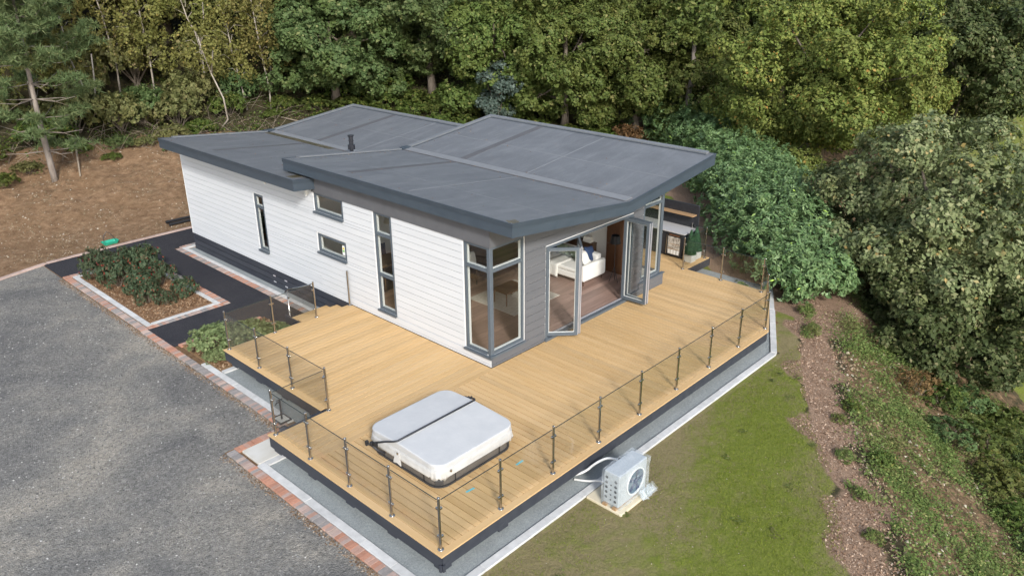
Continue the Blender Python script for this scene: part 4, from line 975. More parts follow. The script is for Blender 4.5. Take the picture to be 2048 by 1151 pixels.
for (x, y) in ((.06, .08), (1.0, .08), (.06, 2.28), (1.0, 2.28)): MB().cyl(x, y, .002, .16, .018, 8).build('leg', 'walnut', sofa)
pillow('cushion', 'cream square cushion leaning on the near arm of the sofa', 'cushion', (6.22, 1.95, .74), (.5, .5, .2), (math.radians(62), 0, .25), 'cream')
pillow('cushion', 'navy blue cushion on the sofa nearest the doors', 'cushion', (6.48, 1.98, .78), (.52, .52, .18), (math.radians(70), .2, .15), 'navy')
pillow('cushion', 'dark green cushion in the middle of the sofa', 'cushion', (6.40, 2.5, .74), (.46, .46, .18), (0, math.radians(68), 0), 'green_cloth')
pillow('cushion', 'olive striped cushion beside the throw on the sofa', 'cushion', (6.38, 2.98, .74), (.48, .48, .18), (0, math.radians(66), .1), 'leaf_olive' if False else 'green_cloth')
pillow('cushion', 'navy blue cushion at the far end of the sofa', 'cushion', (6.42, 3.42, .74), (.5, .5, .18), (0, math.radians(68), 0), 'navy')
# knitted throw draped over the front of the seat
tv = []; nt_, nw_ = 14, 7
for i in range(nt_):
    s_ = i / (nt_ - 1)
    for j in range(nw_):
        w_ = j / (nw_ - 1); yy = 2.55 + .55 * w_ + .05 * s_
        if s_ < .55: x_, z_ = 6.45 - s_ / .55 * .78, .517 + .012 * math.sin(j * 2.1)
        else: x_, z_ = 5.655 - .012 * math.sin(j * 1.7) - .02, .50 - (s_ - .55) / .45 * .42
        tv.append((x_, yy, z_))
tf = [(i * nw_ + j, (i + 1) * nw_ + j, (i + 1) * nw_ + j + 1, i * nw_ + j + 1) for i in range(nt_ - 1) for j in range(nw_ - 1)]
tm = MB(); tm.add(tv, tf); th_ = tm.build('throw', 'cream_throw', None, True); so = th_.modifiers.new('thick', 'SOLIDIFY'); so.thickness = .012
tag(th_, 'cream knitted throw hanging over the front of the sofa', 'throw')
rug = MB().bbox(2.65, 4.7, 1.7, 3.6, .001, .018, .004).build('rug', 'rug'); tag(rug, 'pale beige rug on the wooden floor under the coffee table', 'rug')
ct = thing('coffee_table', 'low brown wooden coffee table standing on the beige rug', 'table', (3.35, 2.55, .018))
MB().bbox(-.45, .45, -.32, .32, .40, .44, .008).build('table_top', 'brown_wood', ct)
for (x, y) in ((-.38, -.25), (.38, -.25), (-.38, .25), (.38, .25)): MB().cyl(x, y, .0, .399, .016, 8, .022).build('leg', 'brown_wood', ct)
sb = thing('sideboard', 'dark brown sideboard against the inner wall behind the sofa', 'sideboard', (7.12, 2.35, 0))
MB().bbox(0, .22, 0, 1.5, .12, .84, .006).build('cabinet', 'walnut', sb); MB().bbox(-.01, .23, -.01, 1.51, .8405, .865, .004).build('top', 'walnut', sb)
for (x, y) in ((.03, .05), (.19, .05), (.03, 1.45), (.19, 1.45)): MB().cyl(x, y, .002, .12, .014, 8).build('leg', 'black_metal', sb)
for k in range(2): MB().bbox(-.012, -.0005, .03 + k * .74, .74 + k * .73, .15, .81, .003).build('door', 'walnut', sb)
for i, (w, d, h) in enumerate(((.20, .30, .05), (.19, .28, .045), (.18, .26, .05), (.16, .24, .04))):
    z = .866 + sum((.051, .046, .051, .041)[:i])
    b = thing('book', ['bottom book of the pale stack on the dark sideboard', 'second book up in the pale stack on the sideboard', 'third book up in the pale stack on the sideboard', 'top book of the pale stack on the sideboard'][i], 'book', (7.23, 2.62, z), .12 * i, 'stack of pale books')
    MB().box(-w / 2 + .004, w / 2, -d / 2 + .004, d / 2 - .004, .005, h - .005).build('pages', 'paper', b); MB().box(-w / 2, w / 2, -d / 2, d / 2, 0, .0048).box(-w / 2, w / 2, -d / 2, d / 2, h - .0048, h).box(-w / 2 - .004, -w / 2 - .0002, -d / 2, d / 2, 0, h).build('cover', 'cream', b)
dr = thing('interior_door', 'brown wooden panel door on the inner wall beside the right doors', 'door', (7.34, 1.16, .005))
MB().bbox(-.03, .012, 0, .78, 0, 2.05, .004).build('door_leaf', 'brown_wood', dr)
for z0, z1 in ((.15, .95), (1.1, 1.9)): MB().bbox(-.04, -.0305, .12, .66, z0, z1, .006).build('panel', 'brown_wood', dr)
MB().tube([(-.032, .70, 1.0), (-.08, .70, 1.0), (-.08, .60, 1.0)], .009, 8).build('handle', 'steel', dr)
ach = thing('armchair', 'dark armchair with a cream cushion seen through the corner window', 'armchair', (3.9, 4.6, 0), .3)
soft(MB().box(-.4, .4, -.38, .38, .2, .44).build('seat', 'walnut', ach), .05, 3)
soft(MB().box(-.42, .42, .30, .48, .442, .9).build('backrest', 'walnut', ach), .05, 3)
for sx in (-1, 1): soft(MB().box(sx * .40, sx * .52, -.38, .46, .2, .62).build('armrest', 'walnut', ach), .04, 3)
for (x, y) in ((-.42, -.3), (.42, -.3), (-.42, .38), (.42, .38)): MB().cyl(x, y, .003, .2, .02, 8).build('leg', 'black_metal', ach)
pillow('cushion', 'cream cushion tilted on the dark armchair', 'cushion', (3.9, 4.72, .68), (.45, .45, .16), (math.radians(70), math.radians(20), .3), 'cream')
dt = thing('dining_table', 'pale oak dining table behind the tall side window', 'table', (2.0, 6.5, 0))
MB().bbox(-.75, .75, -.45, .45, .70, .74, .01).build('table_top', 'oak', dt)
for (x, y) in ((-.65, -.36), (.65, -.36), (-.65, .36), (.65, .36)): MB().box(x - .03, x + .03, y - .03, y + .03, .002, .699).build('leg', 'oak', dt)
def dchair(label, x, y, rz):
    t = thing('dining_chair', label, 'chair', (x, y, 0), rz, 'dining chairs')
    soft(MB().box(-.22, .22, -.22, .22, .42, .48).build('seat', 'navy', t), .02, 2)
    soft(MB().box(-.21, .21, .19, .235, .482, .92).build('backrest', 'navy', t), .015, 2)
    for (a, b) in ((-.19, -.19), (.19, -.19), (-.19, .19), (.19, .19)): MB().cyl(a, b, .002, .42, .014, 8).build('leg', 'oak', t)
dchair('navy dining chair on the near side of the oak table', 1.55, 5.75, math.pi)
dchair('navy dining chair on the far side of the oak table', 2.35, 7.2, 0)
pn = thing('pendant_lamp', 'dark pendant lamp hanging over the dining table', 'lamp', (1.9, 6.3, 2.0))
MB().lathe(0, 0, [(.02, .24), (.05, .22), (.10, .12), (.15, 0), (.145, .0), (.09, .11), (.02, .2)], 16).build('lamp_shade', 'sandstone', pn); MB().cyl(0, 0, .24, 1.5, .006, 6).build('cord', 'black_plastic', pn)
lmp = thing('floor_lamp', 'thin black floor lamp leg beside the folding doors', 'lamp', (6.7, 1.15, 0))
MB().tube([(-.12, .1, .004), (0, 0, .5), (0, 0, 1.35)], .010, 8).build('stem', 'black_metal', lmp); MB().tube([(.14, .06, .004), (0, 0, .5)], .010, 8).build('leg', 'black_metal', lmp); MB().tube([(0, -.15, .004), (0, 0, .5)], .010, 8).build('leg', 'black_metal', lmp)
MB().lathe(0, 0, [(.17, 1.3), (.13, 1.55), (.128, 1.55), (.167, 1.302)], 18).build('lamp_shade', 'black_plastic', lmp)

# ------------------------------------------------------------------ hot tub
tub = thing('hot_tub', 'square hot tub with white folding cover sunk in the deck', 'hot tub', (-3.2, -1.70, 0))
def rsq(h, r, z, n=6, cx=0, cy=0, hy=None):
    hy = h if hy is None else hy; out = []
    for (sx, sy, a0) in ((1, 1, 0), (-1, 1, 90), (-1, -1, 180), (1, -1, 270)):
        for i in range(n + 1):
            t = math.radians(a0 + 90 * i / n); out.append((cx + sx * (h - r) + r * math.cos(t), cy + sy * (hy - r) + r * math.sin(t), z))
    return out
MB().rings([rsq(1.03, .28, .002), rsq(1.05, .28, .06), rsq(1.06, .28, .30)]).build('cabinet', 'tub_panel', tub, False)
MB().rings([rsq(1.075, .29, .0015), rsq(1.075, .29, .03), rsq(1.05, .28, .032)]).build('base_rim', 'tub_dark', tub)
for q in range(4):
    rot = q * math.pi / 2
    for u in (-.62, .62):
        o = MB().box(u - .006, u + .006, -1.068, -1.02, .03, .30).build('panel_joint', 'black_plastic', tub); o.rotation_euler = (0, 0, rot)
    o = MB().bbox(-.5, .5, -1.064, -1.03, .10, .2, .01).build('panel_inset', 'tub_panel', tub); o.rotation_euler = (0, 0, rot)
    o = MB().bbox(-.085, .085, -.0, .03, .06, .17, .01).build('corner_light', 'tub_dark', tub); c_ = 1.06 - .28 + .28 * .7071
    ang = [(-1, -1), (1, -1), (1, 1), (-1, 1)][q]; o.location = (ang[0] * (c_ - .008), ang[1] * (c_ - .008), 0); o.rotation_euler = (0, 0, math.atan2(ang[1], ang[0]) - math.pi / 2 + math.pi)
    o.location = (ang[0] * (c_ + .012), ang[1] * (c_ + .012), 0)
cov = MB()
def half(y0, y1, hz):
    """one half of the cover: rounded outer corners, straight fold edge, thicker at the fold"""
    r = .27; H_ = 1.10; ring = []
    sg = 1 if y1 > y0 else -1
    pts = [(-H_, y0), (H_, y0)]
    for (sx, a0) in ((1, 0), (-1, 90)):
        for i in range(7):
            t = math.radians(a0 + 90 * i / 6); pts.append((sx * (H_ - r) + r * math.cos(t), y1 + sg * (-r + r * math.sin(t))))
    def z(y): return .555 + .05 * (1 - abs(y - y0) / abs(y1 - y0))
    rs = []
    for (shr, dz) in ((.0, -.13), (.0, -.022), (.006, -.007), (.02, 0)):
        rs.append([(p[0] * (1 - shr / H_), p[1] + (-sg * shr if abs(p[1] - y0) > .01 else sg * .01 * (dz == 0)), z(p[1]) + dz if dz > -.1 else .415) for p in pts])
    return MB().rings(rs)
FY = .10
half(FY, 1.10, 0).build('cover_half', 'vinyl', tub, False); half(FY - .006, -1.10, 0).build('cover_half', 'vinyl', tub, False)
# hanging skirt of the cover with a loose wavy hem
sk_ = []; N_ = 96
def outline(t, h, r):
    pts = rsq(h, r, 0, 23); return pts[int(t * len(pts)) % len(pts)]
for (zz, off, wav) in ((.44, .004, 0), (.36, .012, .004), (.29, .018, .012), (.235, .020, .018)):
    ring = []
    for i in range(N_):
        p = outline(i / N_, 1.10 + off + wav * math.sin(i * .9) * math.sin(i * .37), .27); ring.append((p[0], p[1], zz + (.03 * math.sin(i * .55) + .012 * math.sin(i * 1.7) if zz < .25 else 0)))
    sk_.append(ring)
so = MB().rings(sk_, cap=False).build('cover_skirt', 'vinyl_skirt', tub, True); q = so.modifiers.new('thick', 'SOLIDIFY'); q.thickness = .008
fl_ = MB(); fl_.rings([[(-1.125, FY - .07, .42), (-1.125, FY + .05, .42), (-1.17, FY + .09, .15), (-1.16, FY - .02, .17), (-1.15, FY - .12, .13)], [(-1.115, FY - .07, .42), (-1.115, FY + .05, .42), (-1.15, FY + .09, .15), (-1.14, FY - .02, .17), (-1.13, FY - .12, .13)]]).build('cover_flap', 'vinyl_skirt', tub)
bar = MB().tube([(-1.30, .72, .42), (-1.16, .40, .53), (-1.13, .18, .615), (-1.08, .115, .635), (1.08, .115, .635), (1.13, .18, .615), (1.16, .55, .50), (1.17, 1.05, .42)], .021, 8)
bar.build('lifter_bar', 'black_metal', tub, True)
for i in range(4): MB().box(1.145, 1.185, .3 + .09 * i, .33 + .09 * i, .56 - .035 * i, .605 - .035 * i).build('lifter_peg', 'black_metal', tub)
br_ = MB().tube([(-1.30, .74, .40), (-1.22, .66, .25), (-1.12, .5, .18)], .024, 8).tube([(-1.30, .72, .42), (-1.36, .80, .36), (-1.26, .92, .30), (-1.15, .9, .2)], .018, 8)
br_.build('lifter_bracket', 'black_metal', tub, True)
for (y_, x_) in ((.80, -1.34), (.70, -1.29), (.62, -1.25)): MB().bbox(x_ - .035, x_ + .035, y_ - .03, y_ + .03, .36, .46, .01).build('lifter_joint', 'black_plastic', tub)
for (x_, y_) in ((-1.13, FY - .02), (-.79, -1.13)): MB().cyl(x_, y_, .36, .40, .022, 8).build('strap_buckle', 'steel', tub)
for i, (a, b) in enumerate((((-3.92, -3.16), (-3.72, -3.18)), ((-2.61, -3.27), (-2.40, -3.26)))):
    a = Vector(a); b = Vector(b); o = MB().obox(a, b, .022, .0016, .0045).build('tape_strip', 'tape')
    tag(o, ['strip of turquoise tape on the deck near the corner post', 'strip of turquoise tape on the deck further from the corner post'][i], 'tape', 'strips of tape on the deck')

# ------------------------------------------------------------------ heat pump
pad = MB().bbox(-1.84, -.68, -5.36, -4.49, G - .06, G + .05, .012).build('pump_slab', 'sandstone'); tag(pad, 'cream stone slab under the wrapped heat pump', 'slab')
hp = thing('heat_pump', 'heat pump wrapped in clear plastic beside the gravel strip', 'heat pump', (-1.78, -5.24, G + .05))
for y0 in (.03, .27): MB().box(-.05, 1.02, y0, y0 + .09, .001, .05).build('timber_batten', 'oak', hp)
body = MB().prism([(0, .0), (.94, .0), (.94, .38), (0, .38)], .051, .80).build('casing', 'pump_body', hp); soft(body, .025, 3)
MB().rings([[(.54 + q * math.cos(t), yv, .43 + q * math.sin(t)) for t in [2 * math.pi * j / 28 for j in range(28)]] for q, yv in ((.30, -.004), (.30, -.03), (.275, -.03), (.275, -.004))], cap=False).build('fan_ring', 'white_pvc', hp)
MB().rings([[(.54 + .27 * math.cos(t), yv, .43 + .27 * math.sin(t)) for t in [2 * math.pi * j / 28 for j in range(28)]] for yv in (-.003, -.008)]).build('fan_opening', 'fan_blue', hp)
for k in range(5):
    t0 = k * 2 * math.pi / 5; b_ = []
    for (rr_, dt_, yv) in ((.05, -.3, -.012), (.25, -.15, -.012), (.25, .25, -.026), (.05, .4, -.022)): b_.append((.54 + rr_ * math.cos(t0 + dt_), yv, .43 + rr_ * math.sin(t0 + dt_)))
    MB().rings([b_, [(a, y_ - .004, z_) for a, y_, z_ in b_]]).build('fan_blade', 'navy', hp)
MB().rings([[(.54 + .055 * math.cos(t), yv, .43 + .055 * math.sin(t)) for t in [2 * math.pi * j / 14 for j in range(14)]] for yv in (-.009, -.034)]).build('fan_hub', 'navy', hp)
for i in range(3):
    for j in range(5):
        yy, zz = .085 + i * .11, .17 + j * .115 + (.03 if i == 2 else 0); rr_ = .033 if i != 1 else .02
        if i == 1 and j == 4: continue
        MB().rings([[(xx, yy + rr_ * math.cos(t), zz + rr_ * math.sin(t)) for t in [2 * math.pi * q / 10 for q in range(10)]] for xx in (-.003, -.0045)]).build('vent_hole', 'dark', hp)
# crumpled plastic film
wr_ = bmesh.new(); bmesh.ops.create_cube(wr_, size=1.0); bmesh.ops.subdivide_edges(wr_, edges=wr_.edges[:], cuts=9, use_grid_fill=True)
r3 = random.Random(5)
for v in wr_.verts:
    x_, y_, z_ = v.co; bul = .004 * math.sin(9 * x_ + 5 * z_) + .003 * math.sin(14 * z_ - 11 * y_ + 3) + r3.uniform(-.003, .003)
    n_ = Vector((x_ if abs(x_) > .49 else 0, y_ if abs(y_) > .49 else 0, z_ if z_ > .49 else 0))
    v.co = Vector((.47 + x_ * .975, .175 + y_ * .45, .43 + z_ * .775)) + n_ * 2 * (.006 + bul)
wm = bpy.data.meshes.new('plastic_film'); wr_.to_mesh(wm); wr_.free(); wm.materials.append(M['wrap'])
link('plastic_film', wm, hp)
tf_ = MB(); r3 = random.Random(8)
for k in range(9):
    x_ = .62 + .05 * k + r3.uniform(-.02, .02); tf_.rings([[(x_, -.06, .16), (x_ + .07, -.07, .15), (x_ + .09 + r3.uniform(-.03, .05), -.17 - r3.uniform(0, .09), .006), (x_ - .02, -.14 - r3.uniform(0, .08), .006)], [(x_, -.055, .165), (x_ + .07, -.065, .155), (x_ + .09, -.165, .02), (x_ - .02, -.135, .02)]])
tf_.build('film_tail', 'wrap', hp)
def hose(label, pts, r):
    c = bpy.data.curves.new('hose', 'CURVE'); c.dimensions = '3D'; s = c.splines.new('NURBS'); s.points.add(len(pts) - 1)
    for p_, q in zip(s.points, pts): p_.co = (*q, 1)
    s.use_endpoint_u = True; s.order_u = 3; c.bevel_depth = r; c.bevel_resolution = 3; c.resolution_u = 8; c.materials.append(M['hose'])
    ob = bpy.data.objects.new('hose_tmp', c); dg = bpy.context.evaluated_depsgraph_get(); COL.objects.link(ob); dg.update()
    me_ = bpy.data.meshes.new_from_object(ob.evaluated_get(dg)); bpy.data.objects.remove(ob); me_.materials.clear(); me_.materials.append(M['hose'])
    return tag(link('hose', me_), label, 'hose', 'hoses behind the heat pump')
hose('upper white hose arching from under the deck to the heat pump', [(-1.75, -3.9, -.42), (-1.55, -4.15, -.36), (-1.30, -4.32, -.10), (-1.02, -4.5, -.02), (-.98, -4.84, -.06)], .026)
hose('lower white hose running from the gravel to the heat pump', [(-1.55, -3.95, -.58), (-1.48, -4.25, -.53), (-1.40, -4.5, -.40), (-1.38, -4.85, -.38)], .024)
hv = MB().cyl(0, 0, 0, .11, .03, 10); vo = hv.build('hose_valve', 'black_plastic'); vo.location = (-1.0, -4.66, .0); vo.rotation_euler = (math.radians(80), 0, 0)
tag(vo, 'black valve joining the upper hose to the heat pump', 'valve')

# ------------------------------------------------------------------ outdoor kitchen and topiary
ok = thing('outdoor_kitchen', 'black outdoor kitchen unit with pale worktop and bottle fridge', 'kitchen unit', (9.86, .62, 0))
MB().bbox(0, .75, 0, 2.6, .03, .88, .006).build('cabinet', 'black_metal', ok)
MB().bbox(-.04, .80, -.06, 2.62, .881, .915, .005).build('worktop', 'counter', ok)
MB().bbox(.80, .85, -.06, 2.62, .03, 1.72, .006).build('back_panel', 'black_metal', ok)
MB().bbox(.55, .799, .02, 2.4, 1.36, 1.40, .005).build('shelf', 'oak', ok)
fr_ = MB().bbox(-.045, -.001, .03, .62, .06, .86, .006).build('fridge', 'black_plastic', ok)
MB().box(-.050, -.0455, .09, .56, .12, .74).build('fridge_glass', 'bottles', fr_)
for zz in (.30, .48): MB().box(-.052, -.0502, .09, .56, zz, zz + .015).build('fridge_shelf', 'oak', fr_)
for k in range(4): MB().box(-.0518, -.0503, .11 + k * .115, .20 + k * .115, .13, .28).build('bottle_label', 'sticker', fr_)
MB().box(-.049, -.0455, .12, .52, .78, .83).build('fridge_display', 'brown_wood', fr_)
MB().tube([(-.075, .60, .12), (-.075, .60, .80)], .010, 8).build('handle', 'steel', fr_)
for k in range(3):
    d_ = MB().bbox(-.022, -.001, .66 + k * .65, 1.29 + k * .65, .06, .86, .004).build('door', 'black_metal', ok); MB().bbox(-.04, -.0225, .80 + k * .65, 1.14 + k * .65, .78, .80, .004).build('handle', 'steel', d_)
def cone_leaves(H, R, n, seed):
    r = np.random.default_rng(seed); t = 1 - np.sqrt(r.random(n)); a = r.uniform(0, 2 * math.pi, n); rad = R * (1 - t ** 1.25) * r.uniform(.92, 1.05, n) + .015
    c = np.stack([rad * np.cos(a), rad * np.sin(a), t * H], -1); nrm = unit(np.stack([np.cos(a), np.sin(a), .4 + 0 * a], -1) + r.normal(size=(n, 3)) * .5)
    return leaves(c, nrm, .045 * r.uniform(.7, 1.3, n), .03, r)
for i, (x, y, lab) in enumerate(((9.92, .36, 'clipped cone topiary in a white square planter, nearer the lodge'), (10.34, .40, 'clipped cone topiary in a white square planter, nearer the hedge'))):
    t = thing('topiary', lab, 'topiary', (x, y, 0), 0, 'pair of topiary cones')
    MB().prism([(-.15, -.15), (.15, -.15), (.15, .15), (-.15, .15)], .002, .28).build('planter', 'planter', t)
    v, f = cone_leaves(.85, .19, 3500, i); o = link('foliage', np_mesh('foliage', v, f, 'topiary'), t, (0, 0, .27))
    MB().lathe(0, 0, [(.15, .27), (.14, .5), (.06, .95), (.01, 1.08)], 12).build('inner_bush', 'topiary', t)

# ------------------------------------------------------------------ small things on the ground
tp_ = thing('water_tap', 'dark standpipe tap on a small framed tray beside the drive', 'tap', (-4.46, 2.62, G + .05))
MB().bbox(-.13, .13, -.17, .17, 0, .02, .004).build('tray', 'slab', tp_); MB().box(-.15, .15, -.19, -.171, 0, .04).box(-.15, .15, .171, .19, 0, .04).box(-.15, -.131, -.17, .17, 0, .04).box(.131, .15, -.17, .17, 0, .04).build('tray_frame', 'green_plastic' if False else 'black_metal', tp_)
MB().cyl(0, 0, .021, .52, .022, 10).build('pipe', 'black_metal', tp_); MB().tube([(0, 0, .48), (-.08, 0, .49), (-.12, 0, .44)], .016, 8).build('spout', 'black_metal', tp_)
MB().bbox(-.08, .08, -.012, .012, .53, .55, .004).cyl(0, 0, .52, .53, .012, 8).build('handle', 'black_metal', tp_)
gt = thing('seed_spreader', 'green plastic tray with a black wire handle on the earth', 'tray', (-2.03, 18.75, hgt(-2.03, 18.75)))
MB().rings([rsq(.24, .05, .01, 4, hy=.14), rsq(.30, .06, .12, 4, hy=.18), rsq(.28, .05, .12, 4, hy=.16), rsq(.22, .04, .03, 4, hy=.12)], cap=False).build('tray', 'green_plastic', gt); MB().rings([rsq(.23, .05, .012, 4, hy=.13), rsq(.23, .05, .03, 4, hy=.13)]).build('tray_floor', 'green_plastic', gt)
MB().tube([(-.22, 0, .1), (-.2, 0, .36), (-.05, .02, .50), (.1, 0, .36), (.22, 0, .1)], .012, 6).build('handle', 'black_metal', gt)
for i, (x0, y0, x1, y1, zz, lab) in enumerate(((.45, 19.3, 3.2, 19.22, .08, 'upper length of black drainpipe lying on the earth by the lodge'), (.5, 19.12, 3.2, 19.02, .0, 'lower length of black drainpipe lying on the earth by the lodge'))):
    t = thing('drainpipe', lab, 'pipe', (x0, y0, hgt(x0, y0) + .07 + zz), math.atan2(y1 - y0, x1 - x0), 'drainpipes on the earth')
    L = math.hypot(x1 - x0, y1 - y0); rings_ = [[(xx, q * math.cos(a), q * math.sin(a)) for a in [2 * math.pi * j / 14 for j in range(14)]] for xx, q in ((.04, .045), (0, .045), (0, .055), (L, .055), (L, .045))]
    MB().rings(rings_).build('pipe', 'black_plastic', t, False); MB().rings([[(xx, .064 * math.cos(a), .064 * math.sin(a)) for a in [2 * math.pi * j / 14 for j in range(14)]] for xx in (.02, .14)]).build('collar', 'black_plastic', t)
def stick(label, pts, r0, r1, cat_='branch'):
    pts = [(x, y, float(ground_z(x, y)) + dz) for x, y, dz in pts]; n = len(pts)
    return tag(MB().tube(pts, [r0 + (r1 - r0) * i / (n - 1) for i in range(n)], 7).build('fallen_branch', 'dead_wood', None, True), label, cat_, 'dead branches on the bank')
stick('pale dead pole lying on the earth beside the pine', [(.6, 28.4, .55), (.2, 27.3, .3), (-.3, 25.9, .04)], .05, .04)
stick('thin dead branch on the litter behind the lodge roof', [(10.6, 26.6, .1), (11.3, 25.9, .08), (12.0, 25.2, .05)], .04, .025)

# ------------------------------------------------------------------ vegetation
UP = np.array([0, 0, 1.0])
CLUMP = .62
def sphere_dirs(n, r): return unit(r.normal(size=(n, 3)))
def crown_mesh(name, lobes, mat, dens=5.0, k=9, sr=.16, L=.14, Wd=.085, seed=0, up=.5, jit=.42, droop=0.0, center=None):
    """leaf sprigs on the skins of many lobes; lobes = rows of (x, y, z, rx, ry, rz)"""
    r = np.random.default_rng(seed); lobes = np.asarray(lobes, float); k = round(k / CLUMP); sr = sr * .72
    C0 = lobes[:, :3].mean(0) if center is None else np.asarray(center, float)
    P_, N_ = [], []
    for c in lobes:
        rad = c[3:]; n = max(6, int(CLUMP * dens * 4 * math.pi * (rad.mean() ** 2)))
        d = sphere_dirs(n, r); oc = unit((c[:3] - C0)[None, :] + 1e-6)
        out = (d * oc).sum(1); kp = r.random(n) < np.where(out > -.25, 1.0, .22); d = d[kp]
        P_.append(c[:3] + d * rad * r.uniform(.80, 1.06, (len(d), 1))); N_.append(d)
    P_ = np.concatenate(P_); N_ = np.concatenate(N_); m = len(P_)
    nn = np.repeat(N_, k, 0); off = r.normal(size=(m * k, 3)); off -= nn * (off * nn).sum(1, keepdims=True) * .55
    base = np.repeat(P_, k, 0) + off * (sr * r.uniform(.6, 1.3, m)).repeat(k)[:, None]
    base[:, 2] -= droop * np.abs(r.normal(size=m * k))
    nrm = unit(nn * .8 + UP * up + r.normal(size=(m * k, 3)) * jit); s = np.clip(np.exp(r.normal(size=m * k) * .33), .45, 1.9) * r.uniform(.8, 1.25, m).repeat(k)
    v, f = leaves(base, nrm, L * s, Wd * s, r, .12)
    return np_mesh(name, v, f, mat)
def auto_lobes(R, n, lr, seed, zmin=-.75):
    """boughs round the crown, each carrying several lobes of leaves, with gaps between the boughs"""
    r = np.random.default_rng(seed); out = []; R = np.asarray(R, float)
    ga = math.pi * (3 - math.sqrt(5)); n1 = max(6, round(n / 5.5))
    for i in range(n1):
        z = 1 - (i + .5) / n1 * (1 - zmin); q = math.sqrt(max(0, 1 - z * z)); a = i * ga + r.uniform(-.35, .35)
        d = np.array([q * math.cos(a), q * math.sin(a), z]); c = d * R * r.uniform(.54, .68); pr = .36 * R.mean() * r.uniform(.75, 1.2)
        for j in range(7):
            e = unit((r.normal(size=(1, 3)) + d * .85 + UP * .25))[0]; p = c + e * pr * r.uniform(.55, .95) * np.array([1, 1, .75]); l = lr * r.uniform(.6, 1.15)
            out.append((*p, l * r.uniform(.9, 1.2), l * r.uniform(.9, 1.2), l * r.uniform(.55, .75)))
    for j in range(max(4, n // 9)):
        e = sphere_dirs(1, r)[0] * R * .35; out.append((*e, .3 * R[0], .3 * R[1], .3 * R[2]))
    return out
def limbs_mesh(base, top, lobes, r0, mat, seed, n=9, lean=.3):
    """tapered trunk with limbs reaching into the crown; local to the tree base"""
    r = random.Random(seed); m = MB(); base = Vector(base); top = Vector(top)
    pts = [base.lerp(top, t) + Vector((r.uniform(-lean, lean), r.uniform(-lean, lean), 0)) * (t * (1 - t) * 2) for t in [i / 7 for i in range(8)]]
    rad = [r0 * (1 - .72 * i / 7) for i in range(8)]; rad[0] *= 1.25
    m.tube(pts, rad, 9)
    for c in r.sample(list(lobes), min(n, len(lobes))):
        e = Vector(c[:3]); j = r.randint(2, 6); s = pts[j]; mid = s.lerp(e, .5) + Vector((r.uniform(-.3, .3), r.uniform(-.3, .3), .25))
        m.tube([s, mid, e], [rad[j] * .55, rad[j] * .32, .025], 6)
    return m.mesh('trunk', mat, True)
def tree(name, label, cat_, x, y, cz, R, nl, lr, mat, dens=5., k=9, sr=.17, L=.15, Wd=.09, seed=1, bark='bark', r0=.22, group=None, zmin=-.75, up=.5, z0=None, droop=0., n_limbs=9, lobes_fn=None):
    gz = float(ground_z(x, y)) - .1 if z0 is None else z0
    t = thing(name, label, cat_, (x, y, gz), 0, group)
    lobes = auto_lobes(R, nl, lr, seed, zmin); h = cz - gz
    lobes = [(a, b, c + h, d, e, f) for a, b, c, d, e, f in lobes]
    link('trunk', limbs_mesh((0, 0, 0), (0, 0, h + R[2] * .45), lobes, r0, bark, seed, n_limbs), t)
    link('crown', crown_mesh('crown', lobes, mat, dens, k, sr, L, Wd, seed, up, droop=droop, center=(0, 0, h - R[2] * .3)), t)
    return t

# --- front row of broadleaf trees

tree('oak_tree', 'large grey green oak filling the right edge above the slope', 'tree', 15.8, -5.7, 1.05, (5.0, 4.7, 3.9), 95, .95, 'leaf_grey', 11., 12, .15, .125, .08, 21, r0=.3, zmin=-.8)
tree('oak_tree', 'dark low oak overhanging the earthy slope, lower right', 'tree', 13.4, -7.0, -1.15, (3.5, 3.2, 2.0), 60, .70, 'leaf_oakdark', 13., 12, .13, .12, .078, 22, r0=.2, zmin=-.8)
tree('oak_tree', 'broad yellowing oak behind the laurel hedge', 'tree', 26.2, 3.1, 3.7, (5.9, 5.6, 4.9), 100, 1.1, 'leaf_yellow', 10., 12, .17, .125, .085, 23, r0=.32, zmin=-.85)
tree('holm_oak', 'dark evergreen oak to the right of the yellowing oak', 'tree', 33.5, -.4, 3.9, (4.4, 4.2, 5.0), 80, 1.0, 'leaf_oakdark', 7., 12, .18, .17, .105, 24, r0=.3, zmin=-.9)
tree('sycamore_tree', 'dark spreading sycamore behind the rear roof, left of the flue', 'tree', 14.4, 26.8, 4.7, (4.3, 4.0, 3.5), 66, .85, 'leaf_dark', 9., 13, .17, .165, .12, 25, r0=.28, zmin=-.85)
tree('sycamore_tree', 'tall dark sycamore directly behind the flue', 'tree', 20.3, 25.0, 5.9, (4.6, 4.2, 4.4), 66, .85, 'leaf_dark', 9., 13, .17, .165, .12, 26, r0=.28, zmin=-.9)
tree('ivy_tree', 'ivy clad green tree behind the highest roof corner', 'tree', 21.3, 20.6, 4.1, (3.0, 3.0, 4.3), 58, .95, 'leaf_mid', 8.5, 12, .17, .15, .10, 27, r0=.25, zmin=-.95)
tree('maple_tree', 'bushy green maple behind the middle of the right roof edge', 'tree', 23.6, 17.2, 4.3, (3.7, 3.5, 4.6), 66, 1.0, 'leaf_mid', 8.5, 12, .17, .15, .10, 28, r0=.25, zmin=-.95)
tree('maple_tree', 'bushy green maple behind the right end of the roof', 'tree', 26.0, 13.9, 4.0, (3.5, 3.5, 4.4), 62, 1.0, 'leaf_mid', 8.5, 12, .17, .15, .10, 29, r0=.25, zmin=-.95)
tree('maple_tree', 'olive green maple between the hedge end and the yellowing oak', 'tree', 29.6, 11.2, 3.4, (3.3, 3.2, 3.8), 52, .95, 'leaf_mid', 8.5, 12, .17, .15, .10, 30, r0=.22, zmin=-.9)
